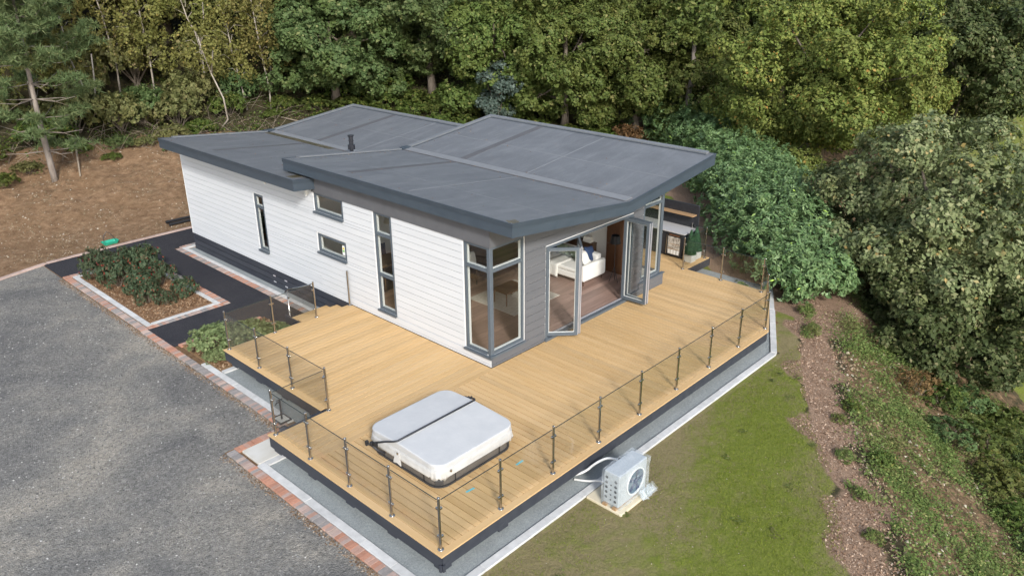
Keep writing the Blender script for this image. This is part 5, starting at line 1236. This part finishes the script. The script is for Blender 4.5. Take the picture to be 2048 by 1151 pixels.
tree('eucalyptus', 'blue grey young eucalyptus beside the ivy clad tree', 'tree', 19.9, 18.9, 2.6, (.9, .9, 2.2), 20, .5, 'leaf_bluish', 11., 9, .13, .14, .08, 31, r0=.08, zmin=-.9)

# --- second row: woodland behind
protos = []
for i, (mt, sd) in enumerate((('leaf_dark', 41), ('leaf_mid', 42), ('leaf_olive', 43), ('leaf_oakdark', 44))):
    lob = auto_lobes((4.8, 4.8, 5.0), 66, 1.1, sd, -.9); lob = [(a, b, c + 6.2, d, e, f) for a, b, c, d, e, f in lob]
    protos.append((limbs_mesh((0, 0, 0), (0, 0, 8.6), lob, .3, 'bark', sd), crown_mesh('crown', lob, mt, 5., 11, .24, .21, .14, sd, center=(0, 0, 5))))
WOOD = [(4, 39, 2), (10, 37.5, 2), (15.5, 36, 0), (21, 34, 0), (26.5, 31, 0), (29, 26, 1), (31.5, 22.5, 1), (36.5, 20.5, 1), (38, 14.5, 1), (42, 10, 3), (43, 7.5, 3), (-3.5, 39.5, 2), (-9, 37, 2), (1.5, 36.2, 2), (7.2, 35.6, 2), (12.2, 34.2, 2), (-5.5, 36.4, 2), (17.4, 32.2, 0), (23.8, 28.8, 0),
        (0, 46, 2), (8, 45, 2), (16, 43, 0), (24, 40, 0), (32, 35, 1), (37, 28, 1), (43, 21, 0), (49, 13, 3), (54, 7, 0), (-7, 47, 2), (58, 12, 1), (50, 30, 1), (42, 38, 0), (30, 47, 0), (62, 22, 0)]
for i, (x, y, kd) in enumerate(WOOD):
    lab = {0: 'dark green woodland tree rising behind the front row of trees', 1: 'mid green woodland tree rising behind the maples', 2: 'olive brown woodland tree standing behind the birches', 3: 'blackish green woodland tree behind the evergreen oak'}[kd]
    t = thing('woodland_tree', lab, 'tree', (x, y, float(ground_z(x, y)) - .2), rng.uniform(0, 6.28), 'woodland trees of the back rows, %s' % ['dark', 'green', 'olive', 'blackish'][kd])
    s = rng.uniform(.85, 1.12); t.scale = (s, s, s * rng.uniform(.95, 1.15))
    link('trunk', protos[kd][0], t); link('crown', protos[kd][1], t)
lean = thing('leaning_trunk', 'bare grey trunk showing between the maples near the hedge', 'tree', (26.8, 11.3, float(ground_z(26.8, 11.3))), 0)
MB().tube([(0, 0, -.2), (.1, -.15, 2.0), (.3, -.35, 4.2), (.2, -.3, 6.0)], [.2, .17, .14, .1], 9).build('trunk', 'pine_bark', lean, True)
lb = [(.2 + (.5 + .25 * (i % 5)) * math.cos(i * 2.4), -.3 + (.5 + .25 * (i % 5)) * math.sin(i * 2.4), 5.6 + .18 * i, .8, .8, .6) for i in range(16)]
lb += [(1.1 * math.cos(i * 1.3), 1.1 * math.sin(i * 1.3), .5 + .28 * (i % 9), .7, .7, .6) for i in range(16)]
link('crown', crown_mesh('crown', lb, 'leaf_mid', 6, 10, .18, .18, .11, 60), lean)
fm = thing('meadow_tree', 'dark trunk of a tree on the far grassy slope, right edge', 'tree', (58.5, 1.4, float(ground_z(58.5, 1.4))), 0)
MB().tube([(0, 0, -.2), (.1, .1, 2.5), (.5, -.2, 5.5)], [.22, .17, .1], 8).build('trunk', 'bark', fm, True)
lb = auto_lobes((3.2, 3.2, 2.2), 30, 1.0, 61, -.5); lb = [(a, b, c + 6.6, d, e, f) for a, b, c, d, e, f in lb]
link('crown', crown_mesh('crown', lb, 'leaf_olive', 3.5, 10, .26, .26, .16, 61), fm)

# --- birches
def birch(label, x, y, trunk, seed, spread, z_lo, z_hi, n=18, mat='leaf_birch', dens=8.0, fork=None):
    r = random.Random(seed); t = thing('birch_tree', label, 'tree', (x, y, float(ground_z(x, y)) - .15), 0, 'birches at the wood edge')
    m = MB(); k = len(trunk); m.tube(trunk, [.055 * (1 - .62 * i / (k - 1)) for i in range(k)], 7)
    if fork: m.tube(fork, [.055, .045, .03][:len(fork)], 6)
    lobes = []
    for i in range(n):
        f = z_lo + (z_hi - z_lo) * (i + .5) / n; zt = max(trunk, key=lambda p: p[2])[2]; q = min(trunk, key=lambda p: abs(p[2] - min(f, zt)))
        a = i * 2.4 + r.uniform(-.4, .4); d = spread * r.uniform(.35, 1.0); c = Vector((q[0] + d * math.cos(a), q[1] + d * math.sin(a), f))
        m.tube([(q[0], q[1], min(f, zt) - .35), (q[0] + d * .5 * math.cos(a), q[1] + d * .5 * math.sin(a), f + .05), tuple(c)], [.016, .011, .006], 5)
        lobes.append((c.x, c.y, c.z, .58 * r.uniform(.7, 1.3), .5 * r.uniform(.7, 1.3), .75 * r.uniform(.7, 1.3)))
    m_ = m.mesh('trunk', 'birch_bark', True); link('trunk', m_, t)
    link('crown', crown_mesh('crown', lobes, mat, dens, 9, .17, .115, .085, seed, .3, .7, .12), t); return t
birch('birch with two thin pale stems right of the pine', 2.6, 31.0, [(0, 0, 0), (-.15, .1, 1.6), (-.45, .4, 3.2), (-.5, .5, 5.2), (-.3, .6, 7.5)], 71, 1.2, 2.6, 8.5, 22, fork=[(-.05, 0, .2), (.25, -.2, 1.8), (.35, -.3, 3.4)])
birch('tall thin birch left of the pair of straight birches', 4.6, 32.4, [(0, 0, 0), (.1, 0, 2.0), (-.1, .1, 4.5), (-.45, .3, 7.0), (-.6, .4, 9)], 72, 1.4, 2.4, 9.5, 26)
birch('straight slim birch in the middle of the birch stand', 6.2, 31.8, [(0, 0, 0), (.05, 0, 2.2), (-.05, 0, 4.6), (-.3, .2, 7.0), (-.5, .3, 9)], 73, 1.3, 2.2, 9.0, 26)
birch('forked birch with a pale Y shaped trunk', 8.6, 30.6, [(0, 0, 0), (0, 0, 1.6), (.05, 0, 3.2), (-.35, .3, 4.4), (-.6, .6, 6.2), (-.7, .7, 8)], 74, 1.3, 4.6, 8.6, 20, fork=[(.05, 0, 3.2), (.3, -.25, 4.2), (.35, -.3, 5.2)])
birch('crooked white birch trunk bending above the left roof corner', 7.6, 27.6, [(0, 0, 0), (.3, -.3, .5), (.25, -.25, 1.6), (-.05, .05, 2.8), (-.2, .2, 3.6), (-.35, .35, 4.6)], 75, .7, 3.6, 5.0, 7, fork=[(-.05, .05, 2.9), (.05, -.02, 3.5), (.12, -.1, 4.0)])
birch('slender birch above the valley of the rear roof', 10.9, 28.0, [(0, 0, 0), (.05, 0, 1.2), (-.15, .1, 3.4), (-.3, .2, 6.0), (-.3, .3, 8.2)], 76, 1.2, 2.8, 8.6, 22)
birch('short leaning birch stump beside the bare earth', 9.8, 28.6, [(0, 0, 0), (-.1, .1, 1.4), (-.3, .3, 3.4), (-.4, .4, 5.5)], 77, 1.0, 2.0, 6.0, 16)
birch('thin birch at the left edge of the sycamore', 12.4, 30.2, [(0, 0, 0), (.1, -.1, 2.4), (-.1, .1, 5.0), (-.3, .2, 8)], 78, 1.2, 3.0, 8.6, 20)
birch('leafy olive birch behind the pine crown', 0.4, 33.0, [(0, 0, 0), (.1, -.1, 2.4), (-.1, .1, 5.0), (-.3, .2, 8)], 79, 1.5, 1.8, 8.6, 26)

# --- pine
def pine():
    r = random.Random(91); n_r = np.random.default_rng(91); x, y = -1.26, 26.24
    t = thing('pine_tree', 'tall pine with a bare lower trunk on the earth bank, far left', 'tree', (x, y, float(ground_z(x, y)) - .1))
    H_ = 11.0; axis = lambda z: Vector((-.004 * z - .05 * math.sin(z * .5), .004 * z + .04 * math.sin(z * .7), z))
    m = MB(); zs_ = [i * .8 for i in range(14)]; m.tube([axis(z) for z in zs_], [.145 * (1 - .065 * i) for i in range(14)], 10)
    dead = MB(); tufts = []
    z = 1.5
    while z < 10.8:
        nb = 5 if z > 3 else 4
        for j in range(nb):
            a = j * 2 * math.pi / nb + r.uniform(-.5, .5) + z; Ln = (1.5 + .35 * min(z, 5) / 5 * 3.0 - max(0, z - 7) * .38) * r.uniform(.7, 1.15)
            Ln = max(.4, Ln); s = axis(z); d = Vector((math.cos(a), math.sin(a), 0)); tip = s + d * Ln + Vector((0, 0, .25 * Ln - (.35 if z < 5 else 0)))
            mid = s + d * Ln * .5 + Vector((0, 0, -.02 * Ln)); m.tube([s, mid, tip], [.024, .016, .008], 5)
            if z < 5.2 and r.random() < .36: 
                e = s + d * Ln * .8 + Vector((0, 0, -.2)); dead.tube([s, s.lerp(e, .5) + Vector((0, 0, .12)), e], [.014, .010, .005], 5); continue
            nt_ = int((22 if z < 5 else 34) * Ln / 1.6)
            for q in range(nt_):
                f = r.uniform(.5 if z < 6 else .3, 1.02); b = s.lerp(mid, f * 2) if f < .5 else mid.lerp(tip, f * 2 - 1)
                tufts.append((b + Vector((r.gauss(0, .22), r.gauss(0, .22), r.uniform(-.04, .26)))))
        z += r.uniform(.42, .72) if z > 5 else r.uniform(.6, .95)
    link('trunk', m.mesh('trunk', 'pine_bark', True), t); link('dead_branches', dead.mesh('dead_branches', 'dead_wood'), t)
    T = np.array([tuple(v) for v in tufts]); k = 26; c = np.repeat(T, k, 0); d = unit(n_r.normal(size=(len(c), 3)) + UP * .55); Ls = .30 * n_r.uniform(.7, 1.2, (len(c), 1))
    side = unit(np.cross(d, n_r.normal(size=(len(c), 3)))) * .019
    v = np.stack([c + side, c + d * Ls, c - side], 1).reshape(-1, 3)
    link('needles', np_mesh('needles', v, np.arange(len(v)).reshape(-1, 3), 'needle'), t); return t
pine()

# --- shrubs
def dome_lobes(n, lr, seed, h=1.0):
    r = random.Random(seed); out = []
    for i in range(n):
        a = i * 2.4; q = math.sqrt((i + .5) / n) * .72; z = h * (.62 * (1 - q ** 2) + .12) + r.uniform(-.08, .08)
        out.append((q * math.cos(a), q * math.sin(a), z, lr * r.uniform(.8, 1.25), lr * r.uniform(.8, 1.25), lr * r.uniform(.7, 1.0)))
    return out
bush_me = {}
def bush_mesh(mat, seed, n=16, lr=.33, dens=24., k=9, sr=.06, L=.075, Wd=.048, h=1.0):
    key = (mat, seed, n, L)
    if key not in bush_me:
        lo = dome_lobes(n, lr, seed, h); st_ = MB(); r = random.Random(seed)
        for c in lo[::2]: st_.tube([(r.uniform(-.08, .08), r.uniform(-.08, .08), -.05), (c[0] * .5, c[1] * .5, c[2] * .6), c[:3]], [.02, .014, .006], 5)
        bush_me[key] = (st_.mesh('stems', 'bark'), crown_mesh('foliage', lo, mat, dens, k, sr, L, Wd, seed, center=(0, 0, -.2)))
    return bush_me[key]
def shrub(label, x, y, s, mat, seed=1, hz=1.0, name='shrub', cat_='shrub', group=None, z=None, **kw):
    st_, fo = bush_mesh(mat, seed, **kw)
    t = thing(name, label, cat_, (x, y, (float(ground_z(x, y)) - .05) if z is None else z), rng.uniform(0, 6.28), group); t.scale = (s, s, s * hz)
    link('stems', st_, t); link('foliage', fo, t); return t
# wood edge on the left: olive scrub, brambles
EDGE = [(-5.5, 30.0, 1.7, 'leaf_olive', 1.1), (-3.6, 29.4, 1.5, 'leaf_ivy', 1.0), (-7.8, 28.6, 1.6, 'leaf_ivy', 1.0), (-.2, 29.6, 1.5, 'leaf_ivy', 1.0), (1.4, 30.4, 1.9, 'leaf_olive', 1.2), (3.2, 29.4, 1.7, 'leaf_olive', 1.25), (4.6, 29.8, 1.6, 'leaf_dark', 1.2),
        (5.8, 28.6, 1.6, 'leaf_olive', 1.2), (7.2, 29.6, 1.7, 'leaf_olive', 1.4), (4.9, 27.4, 1.0, 'leaf_olive', 1.0), (6.4, 27.4, .9, 'leaf_ivy', .9), (8.6, 28.4, 1.2, 'leaf_ivy', 1.1), (9.6, 29.6, 1.6, 'leaf_dark', 1.3), (-2.0, 32.5, 2.2, 'leaf_olive', 1.4), (2.4, 33.5, 2.3, 'leaf_olive', 1.5),
        (6.0, 33.4, 2.4, 'leaf_olive', 1.5), (10.0, 32.4, 2.3, 'leaf_olive', 1.4), (-6.0, 33.5, 2.3, 'leaf_dark', 1.5), (-10.5, 31.0, 2.2, 'leaf_olive', 1.4), (2.4, 27.9, .8, 'leaf_dark', .9), (-4.4, 27.6, .8, 'leaf_ivy', .8), (11.4, 27.6, 1.0, 'leaf_ivy', .9), (10.4, 26.9, .7, 'leaf_ivy', .8), (-3.2, 26.9, .8, 'leaf_ivy', .8), (-5.4, 26.4, .9, 'leaf_olive', .8), (.6, 28.2, .7, 'leaf_ivy', .8), (3.4, 27.3, .6, 'leaf_olive', .8), (5.6, 26.6, .6, 'leaf_ivy', .8), (-1.9, 27.6, .8, 'leaf_olive', .8), (1.6, 27.0, .55, 'leaf_ivy', .7), (-6.8, 26.9, .8, 'leaf_ivy', .8), (4.3, 26.4, .5, 'leaf_dark', .8)]
for i, (x, y, s, mt, hz) in enumerate(EDGE):
    shrub({'leaf_olive': 'olive brown scrub bush at the wood edge left of the lodge', 'leaf_ivy': 'green bramble clump at the wood edge left of the lodge', 'leaf_dark': 'dark green bush at the wood edge left of the lodge'}[mt], x, y, s, mt, 100 + i % 3, hz, group='%s bushes at the left wood edge' % {'leaf_olive': 'olive', 'leaf_ivy': 'bramble', 'leaf_dark': 'dark'}[mt], n=24, lr=.27, L=.066, Wd=.045, dens=42., sr=.05)
# ivy and bramble bank behind the rear roof
BANK = [(12.6, 25.4, .9), (13.8, 24.6, 1.0), (14.6, 25.8, 1.1), (15.4, 24.2, 1.0), (16.4, 25.2, 1.2), (16.4, 22.9, .9), (17.4, 23.6, 1.1), (17.6, 21.6, .9), (18.6, 22.6, 1.2), (18.8, 20.6, .9), (19.6, 21.6, 1.1), (18.2, 24.6, 1.3), (15.4, 27.2, 1.4), (20.4, 19.6, 1.0), (21.6, 17.8, 1.1), (22.6, 16.0, 1.1), (23.8, 14.6, 1.2), (25.2, 15.6, 1.3), (13.2, 26.8, 1.1), (17.0, 26.8, 1.4), (19.8, 23.6, 1.3), (21.2, 22.2, 1.3), (18.4, 26.6, 1.5), (16.0, 28.4, 1.5)]
for i, (x, y, s) in enumerate(BANK):
    shrub('low ivy and bramble clump on the bank behind the roofs', x, y, s, 'leaf_ivy', 110 + i % 3, .75, group='bramble clumps behind the roofs', L=.10, Wd=.07, dens=20.)
shrub('rusty brown bush behind the right end of the roof', 24.4, 13.2, 1.2, 'leaf_rust', 120, 1.2, L=.10, Wd=.05, dens=14.)
# laurel hedge
hedge = thing('laurel_hedge', 'thick glossy laurel hedge running back from the deck corner', 'hedge', (17, 3.5, G))
hl = []; r5 = random.Random(17)
for (a, b, w) in HEDGE:
    for q in range(17):
        ang = q * 2.4; rad = math.sqrt((q + .5) / 17) * w * .80; lz = (1.85 - .28 * max(0, 14 - a) - .45 * (rad / w) ** 4) + r5.uniform(-.12, .12)
        hl.append((a - 17 + rad * math.cos(ang), b - 3.5 + rad * math.sin(ang), lz, .62, .62, .55))
    for q in range(10):
        ang = q * .628 + .3; hl.append((a - 17 + w * .86 * math.cos(ang), b - 3.5 + w * .86 * math.sin(ang), .55 + r5.uniform(-.1, .3), .55, .55, .6))
for _ in range(70):
    a, b, w = r5.choice(HEDGE[2:]); ang = r5.uniform(0, 6.28); rad = w * .7 * math.sqrt(r5.random()); hl.append((a - 17 + rad * math.cos(ang), b - 3.5 + rad * math.sin(ang), 2.35 - .28 * max(0, 14 - a) + r5.uniform(-.1, .2), .12, .12, .3))
link('foliage', crown_mesh('foliage', hl, 'leaf_laurel', 15., 10, .11, .135, .05, 17, .85, .5, center=(0, 0, -1.2)), hedge)
hs = MB()
for (a, b, w) in HEDGE:
    for q in range(7):
        ang = q * .9; p0 = (a - 17 + w * .4 * math.cos(ang), b - 3.5 + w * .4 * math.sin(ang)); hs.tube([(p0[0], p0[1], -.3), (p0[0] + .1, p0[1], .6), (p0[0] * 1.0 + .2 * math.cos(ang), p0[1] + .2 * math.sin(ang), 1.4)], [.04, .03, .012], 5)
hs.build('stems', 'bark', hedge)
for i, (x, y, s, lab) in enumerate(((11.2, -3.4, .8, 'laurel bush below the right deck corner'), (12.2, -3.6, 1.1, 'laurel bush between the hedge and the dark oak'), (10.4, -3.3, .45, 'small leafy laurel sprout beside the angled railing'), (9.9, -1.6, .42, 'young laurel sprout seen through the right railing'))):
    shrub(lab, x, y, s, 'leaf_laurel', 130 + i % 2, 1.0, name='laurel_bush', L=.13, Wd=.055, dens=16.)
shrub('pale grassy bush between the hedge and the grey oak', 17.6, -.8, 1.4, 'leaf_weed', 133, .9, L=.12, Wd=.05, dens=16.)
# planting bed: dark shrubs with red berries
BED = [(-3.75, 15.2, .62, 'dark berried shrub in the far left corner of the bed'), (-2.75, 15.4, .62, 'dark berried shrub in the far right corner of the bed'), (-3.6, 14.0, .68, 'dark berried shrub spilling towards the drive in the bed'), (-2.6, 14.3, .66, 'dark berried shrub in the middle of the bed by the path'),
       (-3.35, 12.9, .58, 'dark berried shrub at the heart of the bed'), (-2.55, 13.1, .55, 'dark berried shrub leaning on the bed kerb by the path'), (-3.55, 11.9, .44, 'small dark shrub at the near left of the bed'), (-2.50, 11.6, .50, 'dark upright shrub alone at the near right of the bed'), (-3.25, 11.35, .34, 'smallest dark shrub nearest the deck in the bed')]
for i, (x, y, s, lab) in enumerate(BED): shrub(lab, x, y, s * .98, 'leaf_shrub', 140 + i % 3, (1.75, 1.35, 1.55)[i % 3], name='berry_shrub', group='dark shrubs in the kerbed bed', z=G + .0, n=13, lr=.36, dens=30., k=8, sr=.07, L=.10, Wd=.055)
for i, (x, y, s, hz, lab) in enumerate(((-3.70, 7.25, .72, .85, 'largest grey green mounded shrub in the corner bed by the drive'), (-2.95, 6.75, .74, .85, 'grey green mounded shrub behind the corner railing'), (-2.15, 6.6, .5, .8, 'grey green shrub in the corner bed nearest the steps'), (-3.98, 6.65, .36, .8, 'smallest grey green shrub touching the pale kerb'))):
    shrub(lab, x, y, s * 1.3, 'leaf_hebe', 150 + i % 2, hz, name='mound_shrub', group='mounded shrubs in the corner bed', z=G + .0, n=26, lr=.22, dens=70., k=9, sr=.045, L=.075, Wd=.032)
# slope planting
SL = [(11.0, -8.3, .9), (10.2, -7.9, .8), (11.9, -9.4, 1.0), (8.6, -8.6, .8), (9.6, -9.4, 1.0), (8.0, -10.0, .9), (10.6, -10.4, 1.1), (7.0, -10.8, .8), (9.0, -11.2, 1.0), (6.2, -11.6, .9), (5.2, -12.4, .9), (10.0, -12.4, 1.2), (7.6, -12.4, 1.0)]
for i, (x, y, s) in enumerate(SL): shrub('rambling bramble bush low on the right hand slope', x, y, s, ('leaf_dark', 'leaf_ivy', 'leaf_mid')[i % 3], 160 + i % 3, .75, group='brambles low on the slope', L=.10, Wd=.055, dens=17.)
shrub('rust brown dying bush on the slope below the dark oak', 9.6, -7.4, .75, 'leaf_rust', 163, 1.0, L=.09, Wd=.03, dens=16.)
TUFT = [(9.8, -3.9, .34, 'feathery green weed at the top of the bark strip by the deck corner'), (8.8, -4.55, .30, 'feathery weed beside the bark strip below the laurel'), (5.6, -7.0, .30, 'dark heather tuft on the upper slope'), (3.9, -8.3, .34, 'round dark heather bush half way along the slope edge'), (4.7, -7.0, .22, 'small weed tuft in the bark strip near the middle'), (3.2, -7.75, .25, 'weed tuft growing from the bark strip'), (2.1, -8.55, .24, 'thin weed tuft low on the bark strip'), (1.0, -9.2, .22, 'weed tuft in the bark strip near the bottom edge')]
for i, (x, y, s, lab) in enumerate(TUFT): shrub(lab, x, y, s, 'leaf_weed' if i not in (2, 3) else 'leaf_ivy', 170 + i % 2, 1.1, name='weed_tuft', cat_='weed', group='weeds along the bark strip', n=9, L=.16, Wd=.05, dens=22., k=7, sr=.12)
# carpet of weeds
r = np.random.default_rng(33); cc = []
for _ in range(1900):
    x = r.uniform(-4, 14); y = r.uniform(-16, -3.5); d = float(crest(x, y))
    q = math.sin(x * 1.3 + y * .9) + .8 * math.sin(y * 1.7 - x * .6) + .3 * math.sin(x * 3.1)
    if not (.15 < d < 8.5) or (d < 1.2 and (q < .35 or r.random() < .45)) or q < -.75: continue
    small = d < 1.2
    if 2.0 < d < 2.8 and q < .0: continue
    n = int(r.uniform(25, 70) if small else r.uniform(70, 190)); sp_ = r.uniform(.05, .14) if small else r.uniform(.12, .38); px = x + r.normal(size=n) * sp_; py = y + r.normal(size=n) * sp_
    cc.append(np.stack([px, py, ground_z(px, py) + np.abs(r.normal(size=n)) * .09 + .01], -1))
cc = np.concatenate(cc); nrm = unit(UP + r.normal(size=cc.shape) * .5); s = r.uniform(.5, 1.4, len(cc)); v, f = leaves(cc, nrm, .062 * s, .036 * s, r, .1)
tag(link('slope_weeds', np_mesh('slope_weeds', v, f, 'leaf_weed')), 'green weeds and nettles carpeting the slope', kind='stuff')
cc = []
for _ in range(900):
    x = r.uniform(-12, 26); y = r.uniform(12, 34); s_ = .3 * x + .95 * y
    if not (27.3 - .35 * max(0, x - 6) * .5 < s_ < 36): continue
    n = int(r.uniform(40, 90)); sp_ = r.uniform(.2, .5); px = x + r.normal(size=n) * sp_; py = y + r.normal(size=n) * sp_
    cc.append(np.stack([px, py, ground_z(px, py) + np.abs(r.normal(size=n)) * .10 + .01], -1))
cc = np.concatenate(cc); nrm = unit(UP + r.normal(size=cc.shape) * .5); s = r.uniform(.5, 1.4, len(cc)); v, f = leaves(cc, nrm, .12 * s, .08 * s, r, .1)
tag(link('woodland_ivy', np_mesh('woodland_ivy', v, f, 'leaf_ivy')), 'low ivy carpeting the woodland floor', kind='stuff')
# lawn weeds, broad leaved
cc = []
for _ in range(34):
    x = r.uniform(-4, 6.5); y = r.uniform(-11, -5)
    if crest(x, y) > 0: continue
    n = 22; sp_ = r.uniform(.04, .09); px = x + r.normal(size=n) * sp_; py = y + r.normal(size=n) * sp_; cc.append(np.stack([px, py, ground_z(px, py) + .02 + np.abs(r.normal(size=n)) * .015], -1))
cc = np.concatenate(cc); nrm = unit(UP + r.normal(size=cc.shape) * .3); v, f = leaves(cc, nrm, .07, .03, r, .1)
tag(link('lawn_weeds', np_mesh('lawn_weeds', v, f, 'leaf_weed')), 'dock and clover rosettes dotted in the lawn', kind='stuff')
# brushwood and dead stems at the foot of the wood
st_ = MB(); r6 = random.Random(3)
for _ in range(240):
    x = r6.uniform(-9, 12); y = r6.uniform(25.5, 30); s_ = .3 * x + .95 * y
    if not (26.2 < s_ < 30.5): continue
    z = float(ground_z(x, y)); a = r6.uniform(0, 6.28); L = r6.uniform(.6, 1.9); e = r6.uniform(.15, 1.1)
    st_.tube([(x, y, z), (x + L * .5 * math.cos(a), y + L * .5 * math.sin(a), z + e * L * .6), (x + L * math.cos(a), y + L * math.sin(a), z + e * L * .75)], [.010, .008, .004], 4, False)
tag(st_.build('brushwood', 'dead_wood'), 'tangle of dead stems and brushwood at the foot of the wood', kind='stuff')

# ------------------------------------------------------------------ labels that count alike plants from the left
ORD = ['first', 'second', 'third', 'fourth', 'fifth', 'sixth', 'seventh', 'eighth', 'ninth', 'tenth', 'eleventh', 'twelfth', 'thirteenth', 'fourteenth', 'fifteenth', 'sixteenth', 'seventeenth', 'eighteenth', 'nineteenth', 'twentieth', 'twenty-first', 'twenty-second', 'twenty-third', 'twenty-fourth', 'twenty-fifth']
def screen_x(o):
    d = o.location - cam.location; return d.dot(_r2) / max(.1, d.dot(_f))
same = {}
for o in COL.objects:
    if o.parent is None and 'label' in o and 'group' in o: same.setdefault(o['label'], []).append(o)
for lab, os_ in same.items():
    if len(os_) < 2: continue
    for i, o in enumerate(sorted(os_, key=screen_x)): o['label'] = '%s from the left, %s' % (ORD[i], lab)
